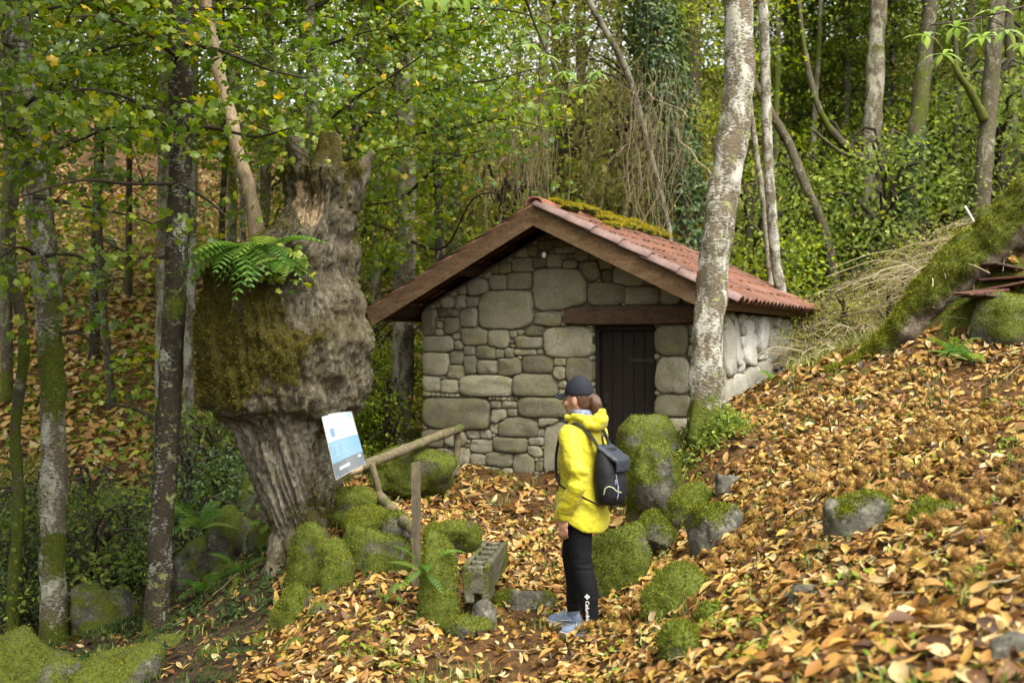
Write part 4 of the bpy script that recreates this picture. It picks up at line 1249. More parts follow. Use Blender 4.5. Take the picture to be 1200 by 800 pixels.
# drooping moss shelf on the left of the burl, hollow scar at the top
ang_l = np.clip(np.cos(th - np.radians(205)), 0, 1)[None]
shelf = np.exp(-((yy-480)/16.)**2)[:, None]*ang_l
disp += .05*shelf*(1 + gn2)
px_now = 600 + X/Y*FPX; py_now = yy[:, None]*np.ones_like(X)
front = (np.sin(th) < .1)[None]
scar = 1.3*np.exp(-(((px_now-362)/17.)**2 + ((py_now-240)/30.)**2)**2)*front
disp -= .07*scar
Pt = Pt + d*disp[..., None]
topn = np.clip((215-yy)/19, 0, 1)[:, None]
Pt[..., 2] += topn*.04*fbm(np.stack([np.cos(th)*2.5, np.sin(th)*2.5, 0*th], -1), 2, 4)[None]*1.5
mossc = np.clip(1.25*np.clip(np.cos(th-np.radians(218)), -.2, 1)[None]*np.clip(1-np.abs(yy-388)/112, 0, 1)[:, None]**.4 + .8*gn + .45*gn2 - .08, 0, 1)
mossc = np.maximum(mossc, np.clip((yy-545)/70, 0, 1)[:, None]*np.clip(np.cos(th-np.radians(-35)), 0, 1)[None]*1.0)
mossc = np.maximum(mossc, np.clip(.42 + .4*gn, 0, 1)*np.clip((330-yy)/60, 0, 1)[:, None])
mossc = np.maximum(mossc, .55*np.clip((235-yy)/30, 0, 1)[:, None]*np.ones_like(mossc))
i, j = np.meshgrid(np.arange(nz_-1), np.arange(ns_), indexing='ij')
Fq = np.stack([i*ns_+j, i*ns_+(j+1) % ns_, (i+1)*ns_+(j+1) % ns_, (i+1)*ns_+j], -1).reshape(-1, 4)
base = P(355, 735, CD); base[2] = h1(base[0], base[1]+.1)
chest = thing('chestnut_tree', base, 'huge gnarled hollow chestnut trunk with a mossy burl and broken top', 'tree')
chV = Pt.reshape(-1, 3); chM = mossc.reshape(-1)
tc = len(chV)
chVt = np.vstack([chV, Pt[-1].mean(0) - np.array([0, 0, .12])]); jj = np.arange(ns_)
part('trunk', chVt, [Fq, np.stack([(nz_-1)*ns_+jj, (nz_-1)*ns_+(jj+1) % ns_, np.full(ns_, tc)], -1)], MAT['chestnut'], chest, True, {'moss': np.append(chM, 1), 'scar': np.append(scar.reshape(-1), 0), 'pale': np.append(np.repeat(np.clip((yy-488)/14, 0, 1), ns_), 0)})
Nn = unit((d*np.array([1, 1, 0]) + np.array([0, 0, .15])).reshape(-1, 3))
visible = (chV[:, 1] < CD+.2)
Vb, Fb, rb = moss_fuzz(chV, Nn, np.where(visible, np.clip(chM-.35+.7*fbm(chV*7, 3, 66), 0, 1), 0), 24000, .022, .005)
MAT['moss_brown'] = leaf_mat('bark_moss', [(0, (.05, .038, .008)), (.45, (.10, .085, .012)), (.8, (.15, .14, .015)), (1, (.24, .21, .03))], .25, .85, .1)
tag(part('moss_cover', Vb, Fb, MAT['moss_brown'], chest, False, {'rnd': rb}), kind='stuff')
for pts, w0, w1, sd in ([[(382,222,CD+.12),(383,195,CD+.1),(387,156,CD+.1)], 54, 18, 1], [[(402,240,CD+.12),(416,212,CD+.08),(436,178,CD+.05)], 46, 10, 2], [[(356,222,CD+.25),(350,196,CD+.3),(345,160,CD+.3)], 40, 18, 3]):
    V, Fs, _, L = trunk_geo(wpath(pts), w0/FPX*CD/2, w1/FPX*CD/2, 34, 30, sd+50, .28, 0)
    part('broken_prong', V, Fs, MAT['chestnut'], chest, True, {'moss': np.clip(.42+.5*fbm(V*5, 3, sd), 0, 1), 'scar': np.zeros(len(V)) if sd > 1 else np.exp(-(((600+V[:, 0]/V[:, 1]*FPX-363)/16.)**2 + ((400-(V[:, 2]-CZ)/V[:, 1]*FPX-238)/27.)**2)**2)*(V[:, 1] < CD+.05)})
MAT['bare_wood'] = wood('bare_dead_wood', (.20, .145, .085), (.38, .29, .18), (1, 1, .3))
V, Fs, _, L = trunk_geo(wpath([(303,300,8.2),(297,248,8.3),(283,190,8.5),(268,130,8.7),(254,70,9),(240,0,9.3),(228,-60,9.6)]), 8.5/FPX*8.5, 6/FPX*9, 60, 14, 8, .15, .1)
part('dead_limb', V, Fs, MAT['bare_wood'], chest, True)
# a few broken twigs and roots gripping the bank
for q, (pts, w0, w1) in enumerate([([(336,600,8.15),(322,680,7.8),(314,740,7.55),(300,770,7.3)], 36, 10), ([(362,590,8.1),(388,668,7.5),(404,720,7.1)], 30, 8), ([(350,600,8.1),(346,710,7.5),(340,768,7.1)], 32, 8)]):
    V, Fs, _, L = trunk_geo(wpath(pts), w0/FPX*CD/2, w1/FPX*CD/2, 40, 24, 70+q, .25, 0)
    part('root', V, Fs, MAT['chestnut'], chest, True, {'moss': np.clip(.45 + .6*fbm(V*3, 3, q), 0, 1), 'scar': np.zeros(len(V))})

# ---- near trunks
NEAR = {}
NEAR['birch'] = mk_tree('birch_tree', 'stout pale birch with peeling lichened bark in front of the hut corner', [(824,506,8.5),(827,450,8.52),(829,400,8.55),(834,340,8.6),(842,270,8.62),(851,205,8.66),(862,140,8.7),(867,70,8.75),(866,0,8.8)], 37, 33, 'birch', 5, moss_base=1.0, moss_all=.06, rings=150, seg=36, rough=.09, top=3.5, flare=.25)
NEAR['dark'] = mk_tree('lichen_spotted_tree', 'slim dark trunk flecked with white lichen between two paler trunks by the gully', [(183,756,8),(187,650,8.02),(194,540,8.04),(200,430,8.06),(206,320,8.08),(210,220,8.1),(212,120,8.12),(212,0,8.15)], 28, 24, 'birch_dark', 6, moss_base=.8, rings=110, seg=22, top=4, flare=.4)
NEAR['left'] = mk_tree('grey_birch', 'pale grey birch trunk with mossy patches at the dark edge of the gully', [(64,764,9),(62,650,9.05),(63,540,9.05),(60,430,9.1),(52,320,9.1),(42,230,9.15),(33,150,9.2),(22,60,9.2),(16,0,9.25)], 30, 24, 'birch', 7, moss_base=.8, moss_all=.3, rings=110, seg=22, top=4)
mk_tree('mossy_sapling', 'crooked dark mossy stem beside the pale grey birch', [(14,760,9.4),(16,680,9.4),(22,600,9.5),(18,500,9.6),(28,400,9.6),(12,300,9.7),(20,180,9.8)], 14, 9, 'bark_mossy', 8, moss_base=.6, moss_all=.5, top=2)
mk_tree('grey_tree', 'straight grey trunk on the leafy hillside, thicker of a close pair', [(188,505,14),(190,400,14),(191,300,14.1),(192,180,14.2),(194,40,14.4)], 15, 13, 'bark_grey', 9, crowns=[('high1', -4.9, 14.2, 6.3, 1, .4)])
mk_tree('grey_tree', 'straight whitish trunk on the leafy hillside, slimmer of a close pair', [(219,490,14.4),(222,400,14.4),(224,300,14.5),(226,150,14.6)], 13, 10, 'birch', 10, crowns=[('mid2', -4.8, 14.6, 4.2, (.8, .8, .6), 1.4)])
NEAR['behind'] = mk_tree('pale_birch', 'white birch trunk rising behind the broken top of the chestnut', [(372,470,12),(368,300,12),(366,160,12.1),(364,60,12.2),(362,0,12.3)], 15, 13, 'birch', 11, crowns=[('high1', -2.4, 12.2, 5.6, 1, 2.)])
NEAR['hut'] = mk_tree('grey_birch', 'grey birch standing close to the left eave of the hut', [(472,538,12.6),(472,450,12.6),(473,370,12.6),(476,250,12.7),(474,120,12.8),(469,0,12.9)], 25, 20, 'bark_grey', 12, moss_all=.2, rings=90, seg=20, crowns=[('mid1', -1.4, 13.0, 4.2, (.9, .9, .7), .7)])
mk_tree('mossy_sapling', 'thin mossy stem between the chestnut and the grey birch by the hut', [(402,500,11.5),(408,380,11.5),(405,290,11.6),(412,200,11.7)], 13, 8, 'bark_mossy', 13, moss_all=.6, crowns=[('shrub2', -1.85, 11.7, 2.6, 1.1, .3)])

# ---- leafy maple boughs over the gully and behind the chestnut
def bough_set(t, pts, mat='leaf_maple'):
    """branches drawn as polylines of (px,py,D); leaves in sprays along their outer two thirds"""
    for pl, K, nsp, spread, size in pts:
        w = wpath(pl); n = 26
        p = smooth_path(w, n)
        rad = np.linspace(.022, .005, n)
        V, Fs = tube(p, rad, 6)
        b = part('bough', V, Fs, MAT['twig_dark'], t)
        K = int(K*1.2); nsp = max(3, int(nsp*.92))
        ix = rng.integers(int(n*.25), n, nsp)
        c = p[ix] + rng.normal(size=(nsp, 3))*np.array([.30, .35, .16])
        V, Ft, rv = leaf_cloud(c, (.16*spread, .18*spread, .05*spread), K, size, MAP, .55, (0, -.35, .75), .2)
        tag(part('leaf_spray', V, Ft, MAT[mat], b, False, {'rnd': rv}), kind='stuff')
        tw = np.stack([p[ix], (p[ix]+c)/2 + [0, 0, .03], c], 1)
        Vt, Ftw = strands(tw, np.array([[.006, .004, .003]])*np.ones((nsp, 1)), 3)
        tag(part('twig_work', Vt, Ftw, MAT['twig_dark'], b), kind='stuff')
sz = (.05, .092)
bough_set(NEAR['left'][0], [
    ([(22,130,9.2),(70,90,8.4),(120,60,7.8),(170,50,7.4)], 20, 14, 1.2, sz), ([(30,190,9.1),(80,170,8.2),(130,150,7.4),(180,150,7.)], 20, 12, 1.2, sz),
    ([(38,230,9.1),(90,240,8.4),(140,250,8),(180,262,7.7)], 18, 9, 1.2, sz), ([(20,60,9.2),(0,50,8),(-20,60,7)], 18, 8, 1.2, sz), ([(30,160,9.1),(10,150,8.2),(-10,160,7.5)], 18, 8, 1.2, sz),
    ([(45,300,9.1),(20,290,8.4),(-10,310,8.)], 18, 7, 1.2, sz), ([(45,300,9.1),(90,300,8.8),(140,330,8.6)], 18, 6, 1.1, sz), ([(18,20,9.2),(60,10,8),(110,0,7)], 20, 10, 1.2, sz), ([(52,400,9.1),(90,390,9.2),(130,420,9.4)], 16, 6, 1.1, sz)])
bough_set(NEAR['dark'][0], [
    ([(212,70,8.1),(170,40,7.5),(120,20,7),(80,20,6.6)], 20, 12, 1.1, sz), ([(212,160,8.1),(160,120,7.6),(110,105,7.1),(60,110,6.7)], 20, 13, 1.1, sz),
    ([(208,215,8.1),(150,215,7.6),(90,212,7.2),(0,238,7)], 16, 10, 1.1, sz), ([(212,50,8.1),(260,60,7.9),(310,80,7.6),(350,90,7.3)], 20, 13, 1.1, sz),
    ([(210,150,8.1),(250,150,8),(300,160,7.9),(340,150,7.6)], 18, 10, 1., sz), ([(206,300,8.1),(160,300,8.1),(100,270,8.1)], 14, 6, 1., sz), ([(212,10,8.1),(250,10,7.6),(300,10,7.2)], 20, 10, 1.1, sz),
    ([(208,215,8.1),(240,232,8.0),(275,262,7.9)], 8, 3, .8, sz), ([(196,500,8.05),(160,480,8.4),(110,470,8.8)], 14, 5, 1.1, sz)])
bough_set(NEAR['behind'][0], [
    ([(366,120,12.),(330,100,10.6),(290,60,9.8),(260,50,9.2)], 22, 13, 1.5, sz), ([(366,160,12.),(410,120,10.6),(450,95,9.8),(500,62,9)], 22, 16, 1.5, sz), ([(366,60,12.1),(420,40,10.6),(470,30,9.8)], 22, 14, 1.5, sz),
    ([(366,200,12),(430,180,11),(480,170,10.2)], 20, 12, 1.4, sz), ([(367,240,12),(430,240,11.5),(470,235,11)], 18, 10, 1.4, sz), ([(366,100,12),(330,150,10.8),(300,180,10)], 20, 12, 1.4, sz), ([(364,30,12.2),(330,20,10),(290,10,9)], 22, 12, 1.5, sz)])
bough_set(NEAR['hut'][0], [
    ([(474,120,12.8),(520,100,11),(570,95,9.8),(630,80,9)], 22, 16, 1.4, sz), ([(474,160,12.8),(530,150,11.4),(590,140,10.4),(640,150,9.8)], 20, 14, 1.4, sz), ([(474,60,12.8),(520,40,11),(580,30,10)], 22, 16, 1.5, sz),
    ([(475,230,12.7),(520,190,11.6),(570,175,10.8)], 20, 11, 1.4, sz), ([(474,280,12.7),(520,290,12),(556,232,11.4),(600,228,11)], 18, 10, 1.2, sz), ([(474,20,12.8),(540,10,10.4),(610,15,9.4),(660,40,8.8)], 20, 13, 1.3, sz),
    ([(473,330,12.6),(500,320,12.4),(540,280,12.2)], 16, 8, 1.2, sz), ([(474,170,12.8),(450,190,11.8),(430,200,11)], 18, 10, 1.3, sz)])

# ---- forest behind the hut, one by one where the photograph shows the trunk
BG = [  # name, label, path, w0, w1, bark, crowns(key, dx, dy, dz above foot, scale, rot)
 ('mossy_tree', 'short thick mossy trunk right behind the ivy-clad tree', [(818,330,16),(815,240,16),(812,150,16),(812,70,16.2)], 22, 18, 'bark_mossy', [('mid1', 0, .6, 4.2, .9, 0)]),
 ('dead_tree', 'dead leaning pole hung with dry vines above the roof', [(788,330,13.4),(784,270,13.4),(762,180,13.3),(735,85,13.2),(700,20,13),(680,-20,13)], 6, 9, 'bark_grey', []),
 ('pale_tree', 'pale slim trunk just right of the stout birch', [(920,370,13),(910,310,13),(903,230,13),(899,150,13.1),(896,60,13.2)], 13, 11, 'birch', []),
 ('pale_tree', 'thin tan leaning trunk crossing the pale slim one', [(904,350,13.6),(896,250,13.7),(884,160,13.9)], 8, 5, 'bark_grey', []),
 ('forked_oak', 'pale trunk with a long mossy bough curving up to its left', [(1018,330,16),(1020,240,16),(1022,160,16),(1026,80,16.1),(1030,0,16.2)], 23, 17, 'bark_grey', [('mid2', .4, 3.0, 4.6, .9, 1.)]),
 ('mossy_tree', 'dark ivy-footed trunk on the right of the forked oak', [(1064,270,15.6),(1066,220,15.6),(1074,150,15.6),(1084,70,15.7),(1092,0,15.8)], 22, 12, 'bark_mossy', [('high1', .4, 1.5, 7.0, .85, 2.)]),
 ('mossy_tree', 'blackish mossy trunk with a low bough above the scrub', [(1150,260,14.5),(1153,200,14.5),(1160,120,14.6),(1165,50,14.6),(1172,-10,14.7)], 20, 16, 'bark_mossy', [('cool1', .5, 3.0, 4.2, .9, 3.)]),
 ('grey_tree', 'light grey trunk behind the blackish mossy one', [(1128,240,18),(1132,130,18),(1136,40,18),(1138,-10,18)], 13, 10, 'bark_grey', [('mid1', 0, 1.2, 4.2, .9, 2.5)]),
 ('mossy_tree', 'leaning mossy stem left of the forked oak', [(978,330,15),(966,270,15),(945,220,15),(925,170,15.2),(908,140,15.3)], 13, 8, 'bark_mossy', []),
 ('grey_tree', 'slim straight trunk between the forked oak and the pale slim one', [(984,300,18.5),(988,200,18.5),(992,100,18.5),(993,0,18.6)], 10, 8, 'bark_mossy', [('cool2', 0, 1, 4, .9, 4.)]),
 ('grey_tree', 'slim mottled trunk just behind the forked oak', [(1046,260,19),(1044,180,19),(1042,90,19),(1043,0,19)], 11, 9, 'birch', [('cool1', 0, 1, 3.8, .9, 5.)]),
 ('grey_tree', 'slim grey trunk deep in the wood behind the stout birch', [(935,300,20),(930,200,20),(925,100,20),(922,0,20)], 10, 9, 'bark_grey', [('mid2', 0, 1, 3.6, .95, .2)]),
 ('grey_tree', 'slim trunk at the right end of the wood above the mossy log', [(1190,230,17),(1186,120,17),(1182,20,17)], 12, 10, 'bark_mossy', [('cool2', .6, 1, 3.4, .95, 1.2)]),
 ('dark_tree', 'thin dark trunk left of the vine tangle behind the hut', [(516,330,15),(514,240,15),(510,130,15.1),(512,20,15.2)], 11, 9, 'birch_dark', [('mid1', .3, 1, 3.6, .9, .9)]),
 ('dark_tree', 'thin dark trunk hidden in the vine tangle behind the roof', [(640,300,17),(640,200,17),(636,100,17),(640,0,17)], 12, 10, 'bark_grey', [('olive1', .2, .6, 3.2, .95, 1.5)]),
 ('dark_tree', 'dark trunk behind the roof left of the leaning pole', [(690,300,18),(686,200,18),(682,100,18),(680,0,18)], 13, 11, 'bark_mossy', [('olive1', .0, .4, 3.0, 1., 4.5)]),
 ('dark_tree', 'dark slim trunk on the hillside left of the dead limb', [(110,420,17),(112,300,17),(116,180,17),(118,60,17)], 12, 10, 'birch_dark', [('high1', -.4, 1.5, 6.4, .95, 2.2)]),
 ('dark_tree', 'dark slim trunk on the hillside behind the pale grey birch', [(8,420,15.5),(6,300,15.5),(10,180,15.5),(4,40,15.5)], 14, 11, 'bark_mossy', [('high1', .2, 1.5, 6.2, .95, 3.3)]),
 ('grey_tree', 'grey trunk high on the hillside right of the dead limb', [(306,350,19),(310,240,19),(314,120,19),(316,10,19)], 13, 11, 'bark_grey', [('mid1', 0, .8, 2.8, .95, 5.2)]),
 ('grey_tree', 'grey trunk on the hillside between the chestnut and the hut', [(440,380,18),(442,280,18),(446,160,18),(446,20,18)], 13, 11, 'bark_grey', [('mid2', 0, .8, 3.0, .95, 3.9)]),
]
for q, (nm, lb, pts, w0, w1, bark, cr) in enumerate(BG):
    foot = P(*pts[0]); fz = h1(foot[0], foot[1])
    if foot[2] > fz + .1:                       # carry the foot down to the ground
        pts = [(pts[0][0], 400 + (CZ - fz)/pts[0][2]*FPX, pts[0][2])] + pts
    t, path = mk_tree(nm, lb, pts, w0, w1, bark, 30+q, moss_all=.25 if 'mossy' in bark else .1, rings=44, seg=12, top=3)
    for key, dx, dy, dz, sc, rz in cr:
        add_crown(t, key, (foot[0]+dx, foot[1]+dy, fz+dz-1.6), sc, rz)
    if nm == 'forked_oak':
        for pl, r0, r1 in (([(1018,190,16),(985,165,15.9),(960,128,15.8),(945,70,15.8),(936,0,15.8)], 9, 5), ([(1014,186,16),(985,178,15.8),(950,150,15.6)], 6, 3), ([(1052,225,15.9),(1040,200,16),(1030,180,16)], 7, 7)):
            V, Fs, _, L = trunk_geo(wpath(pl), r0/FPX*16/2, r1/FPX*16/2, 30, 10, 5, .15, 0)
            part('bough', V, Fs, MAT['bark_mossy'], t, True, {'moss': np.clip(.4+.5*fbm(V*3, 2, 3), 0, 1)})
    if lb.startswith('blackish'):
        V, Fs, _, L = trunk_geo(wpath([(1154,140,14.5),(1138,108,14.4),(1124,88,14.3),(1118,70,14.3)]), .07, .04, 24, 10, 5, .15, 0)
        part('bough', V, Fs, MAT['bark_mossy'], t, True, {'moss': np.full(len(V), .6)})

r_ = np.random.default_rng(33)
for q, (px, D) in enumerate([(950,17.5),(970,21),(1005,17),(1034,21),(1058,18.5),(1100,19),(1112,16.5),(1142,21),(1176,19.5),(860,18.5),(876,21),(912,17),(545,18),(590,20),(660,21),(730,20),(330,16.5),(285,18),(150,20),(262,16),(75,18.5),(132,15.5)]):
    x, y = (px-600)/FPX*D, D; z = h1(x, y); ln = r_.normal(size=2)*.5
    lb = 'slender young tree in the wood right of the stout birch' if px > 800 else ('slender young tree in the tangle behind the roof' if px > 500 else 'slender young tree on the leafy hillside left of the hut')
    t = thing('young_tree', (x, y, z), lb, 'tree', 'young trees of the ' + ('right wood' if px > 800 else 'roof tangle' if px > 500 else 'left hillside'))
    V, Fs, path, L = trunk_geo(np.array([[x, y, z-.1], [x+ln[0]*.3, y, z+2.5], [x+ln[0]*.5+.15*r_.normal(), y, z+5], [x+ln[0], y+ln[1], z+9]]), r_.uniform(.045, .09), .03, 30, 8, 400+q, .12, .3)
    part('trunk', V, Fs, MAT[['bark_grey', 'bark_mossy', 'birch', 'bark_mossy', 'birch_dark'][q % 5]], t, True, {'moss': np.clip(.2+.5*fbm(V*2, 2, q), 0, 1)})
    add_crown(t, 'high1', (x+ln[0], y+ln[1], z+6.6), .8, q*.9)
# ivy-clad tree behind the roof
iv, ip = mk_tree('ivy_clad_tree', 'leaning tree thickly wrapped in dark green ivy behind the roof', [(806,340,14),(802,270,14),(792,190,14),(778,110,14),(766,40,14),(758,-10,14)], 18, 13, 'bark_mossy', 61, moss_all=.2, rings=50, seg=14, top=2.5, crowns=[('olive1', 1.9, 14.9, 3.2, .85, .8)])
def ivy(t, path, r, n, size):
    ix = rng.integers(0, len(path), n); a = rng.random(n)*6.283
    dd = np.stack([np.cos(a), np.sin(a), 0*a], -1)
    pos = path[ix] + dd*(r*(.7 + .75*rng.random(n)))[:, None] + rng.normal(size=(n, 3))*.05
    V, Ft, I = scatter(OV, pos, rots(unit(dd + rng.normal(size=(n, 3))*.55 + [0, 0, .35]), rng.random(n)*6.283), rng.uniform(*size, n))
    part('ivy', V, Ft, MAT['ivy_bright'], t, False, {'rnd': rng.random(n)[I]})
ivy(iv, ip, .3, 7500, (.06, .12))
iv2 = [o for o in C.objects if o.get('label', '').startswith('dark ivy-footed')][0]
ivy(iv2, smooth_path(wpath([(1062,300,15.5),(1066,230,15.5),(1072,160,15.5)]), 30), .2, 1500, (.05, .1))

# more crowns that close the wood behind, each a tree of its own
FILL = []
r_ = np.random.default_rng(3)
spots = [(-11.5,21),(-9,26),(-6.2,22),(-3.5,25),(-7.6,30),(-12.5,31),(-1.2,21.5),(1.2,24.5),(-2.5,31),(2.6,20.5),(4.4,25),(1.5,33),(6.4,21.5),(8.6,25),(5.5,31),(10.6,22),(12.5,27),(9.2,33),(13.5,20),(15.5,30),(-15.5,26),(-17,36),(-4.5,38),(4.2,39),(13.5,38),(20,36),(-9.6,17.2)]
for q, (x, y) in enumerate(spots):
    z = h1(x, y)
    px = 600 + x/y*FPX
    kind = 'olive' if 560 < px < 800 else ('cool' if px > 800 else ('mid' if q % 2 else 'cool'))
    key = {'olive': 'olive1', 'cool': ['cool1', 'cool2', 'mid2'][q % 3], 'mid': ['mid1', 'mid2'][q % 2]}[kind]
    lab = {'olive': 'olive green leafy tree in the wood behind the hut roof', 'cool': 'dark green leafy tree deep in the wood', 'mid': 'bright green leafy tree on the far hillside'}[kind]
    lab += ', ' + ('behind the pale grey birch' if px < 110 else 'behind the slim dark trunk' if px < 260 else 'above the chestnut' if px < 420 else 'above the left eave' if px < 600 else 'above the ridge' if px < 720 else 'beyond the stout birch' if px < 930 else 'beyond the forked oak' if px < 1050 else 'beyond the blackish mossy tree')
    t = thing('forest_tree', (x, y, z), lab, 'tree', {'olive': 'olive trees behind the roof', 'cool': 'dark trees of the wood', 'mid': 'bright trees of the hillside'}[kind])
    lean = r_.normal(size=2)*.25
    V, Fs, path, L = trunk_geo(np.array([[x, y, z-.1], [x+lean[0]*.4, y, z+3], [x+lean[0], y+lean[1], z+9]]), r_.uniform(.1, .17), .06, 24, 9, 200+q, .1, .3)
    part('trunk', V, Fs, MAT[['bark_grey', 'bark_mossy', 'birch', 'birch_dark'][q % 4]], t, True, {'moss': np.clip(.2+.5*fbm(V*2, 2, q), 0, 1)})
    s = r_.uniform(1.0, 1.3)
    add_crown(t, key, (x, y, z+(2.6 if x < -3 else .6)), (s*1.1, s*1.1, s), r_.random()*6.28)
# crowns overhead that shade the gully: upper tops of the left-hand trees
for t, x, y, z, s, rz in ((NEAR['left'][0], -4.9, 8.0, 6.6, 1.2, 0.3), (NEAR['dark'][0], -3.2, 9.6, 6.8, 1.0, 1.7), (NEAR['left'][0], -6.4, 10.6, 6.6, 1.1, 2.7), (NEAR['birch'][0], 2.4, 9.6, 8.0, .9, 1.), (NEAR['dark'][0], -3.0, 7.4, 6.4, 1.0, 1.2), (NEAR['left'][0], -6.4, 6.6, 5.6, 1.1, 2.2)):
    add_crown(t, 'high1', (x, y, z), s, rz)

# unseen trees added left of the picture to keep the gully in shade
for q, (x, y, key) in enumerate([(-6.3, 4.2, 'cool1'), (-8.2, 7.8, 'mid1'), (-5.2, .6, 'mid2'), (-8.8, 2.2, 'cool2')]):
    z = h1(x, y)
    t = thing('forest_tree', (x, y, z), 'leafy tree added out of view beside the gully to shade it', 'tree', 'trees added to shade the gully')
    V, Fs, path, L = trunk_geo(np.array([[x, y, z-.1], [x+.1, y, z+3], [x-.1, y+.2, z+9]]), .14, .06, 24, 9, 300+q, .1, .3)
    part('trunk', V, Fs, MAT['bark_mossy'], t, True, {'moss': np.clip(.2+.5*fbm(V*2, 2, q), 0, 1)})
    add_crown(t, key, (x, y, z+2.4), (1.15, 1.15, 1.0), q*1.3)
    if q == 0: add_crown(t, 'high1', (-2.6, 3.0, 4.5), 1.15, .5); add_crown(t, 'high1', (-4.2, 4.6, 5.2), 1.1, 2.1)  # added crowns out of view, blocking the sun from the gully boulders

# ---- shrubs of the understory
SH = []
def shrub(x, y, key, s, label, group, sz_=1.):
    z = h1(x, y)
    px = 600 + x/y*FPX
    marks = [(40, 'behind the crooked mossy sapling'), (90, 'beside the pale grey birch'), (200, 'behind the slim dark trunk'), (270, 'behind the pair of grey trunks'), (420, 'behind the chestnut trunk'), (490, 'beside the grey birch by the hut'), (560, 'behind the left eave'), (640, 'behind the roof ridge'), (720, 'below the leaning dead tree'),
             (800, 'below the ivy-clad tree'), (885, 'behind the stout birch'), (935, 'behind the pale slim tree'), (1000, 'left of the forked oak'), (1040, 'round the forked oak'), (1090, 'round the ivy-footed tree'), (1170, 'below the blackish mossy tree'), (9999, 'above the mossy log')]
    label = label + ', ' + next(w for lim, w in marks if px < lim)
    t = thing('shrub', (x, y, z), label, 'shrub', group)
    lf, br = CROWN[key]
    for nm, me in (('foliage', lf), ('stem', br)):
        o = obj(nm, me, t); o.scale = (s, s, s*sz_); o.rotation_euler = (0, 0, r_.random()*6.28); o.location = (0, 0, -.05)
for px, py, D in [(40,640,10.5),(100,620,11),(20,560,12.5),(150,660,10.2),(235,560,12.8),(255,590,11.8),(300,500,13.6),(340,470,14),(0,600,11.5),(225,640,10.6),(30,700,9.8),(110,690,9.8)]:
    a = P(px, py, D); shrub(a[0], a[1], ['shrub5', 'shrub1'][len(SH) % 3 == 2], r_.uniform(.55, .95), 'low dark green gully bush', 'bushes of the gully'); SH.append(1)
for px, D in [(420,13.8),(445,13.4),(455,12.4),(520,14.2),(410,12.5),(540,15.5),(385,15),(480,15.6),(440,16.5)]:
    a = P(px, 400, D); shrub(a[0], a[1], ['shrub2', 'shrub4'][len(SH) % 2], r_.uniform(.6, 1.), 'bright green bush left of the hut', 'bushes left of the hut'); SH.append(1)
for px, D in [(880,15.5),(900,14.5),(930,16.5),(960,17.5),(990,16.8),(1020,18.2),(1050,18),(1090,17.4),(1120,17),(1170,16.2),(860,17),(1000,20),(940,20),(1080,20.5),(1140,19.6),(1200,18),(910,18.2),(1035,15.2)]:
    a = P(px, 300, D); shrub(a[0], a[1], ['shrub1', 'shrub2', 'shrub1'][len(SH) % 3], r_.uniform(1.0, 1.6), 'leafy green bush at the wood edge', 'bushes right of the hut', 1.1); SH.append(1)
for px, D in [(590,16),(620,16.5),(650,16),(680,16.5),(710,16),(740,16.5),(770,16),(610,18.5),(670,18.5),(730,18.5)]:
    a = P(px, 300, D); shrub(a[0], a[1], 'shrub3', r_.uniform(1.3, 1.9), 'tall tangled olive brush', 'brush behind the roof', 1.5); SH.append(1)
for px, D in [(940,13.4),(965,12.6),(990,12.4),(1020,13.2),(1060,13),(1100,12.6),(1040,11.8),(1150,12.4),(1000,14.4),(950,11.6),(1080,14.2)]:
    a = P(px, 380, D); shrub(a[0], a[1], 'shrub3', r_.uniform(.45, .7), 'low olive scrub on the mound', 'scrub on the mound', .8); SH.append(1)

# ---- dry vines hanging behind the roof
def hanging(n, x0, x1, y0, y1, D0, D1, l0, l1, sway):
    px = rng.uniform(x0, x1, n); py = rng.uniform(y0, y1, n); D = rng.uniform(D0, D1, n)
    top = np.stack([(px-600)/FPX*D, D, CZ-(py-400)/FPX*D], -1)
    L = rng.uniform(l0, l1, n); K = 9
    t = np.linspace(0, 1, K)[None, :, None]
    lat = rng.normal(size=(n, 1, 3))*np.array([1, 1, 0])*sway
    Pp = top[:, None] + lat*(t + .5*np.sin(3*t + rng.random((n, 1, 1))*6)) - np.array([0, 0, 1])*L[:, None, None]*t + rng.normal(size=(n, K, 3))*.03
    return Pp
Pp = np.concatenate([hanging(90, 570, 770, -10, 150, 13, 15, .8, 2.6, .16), hanging(90, 735, 800, 60, 170, 12.9, 13.6, .6, 2.0, .28), hanging(50, 590, 640, 80, 170, 12.6, 13.4, .8, 1.8, .12)])
V, Fq = strands(Pp, rng.uniform(.002, .0055, len(Pp)), 3)
tag(obj('hanging_vines', mesh('hanging_vines', V, Fq, MAT['twig'], False, {'rnd': np.repeat(rng.random(len(Pp)), 27)})), 'curtain of dry hanging vines and twigs behind the roof ridge', 'vines', kind='stuff')

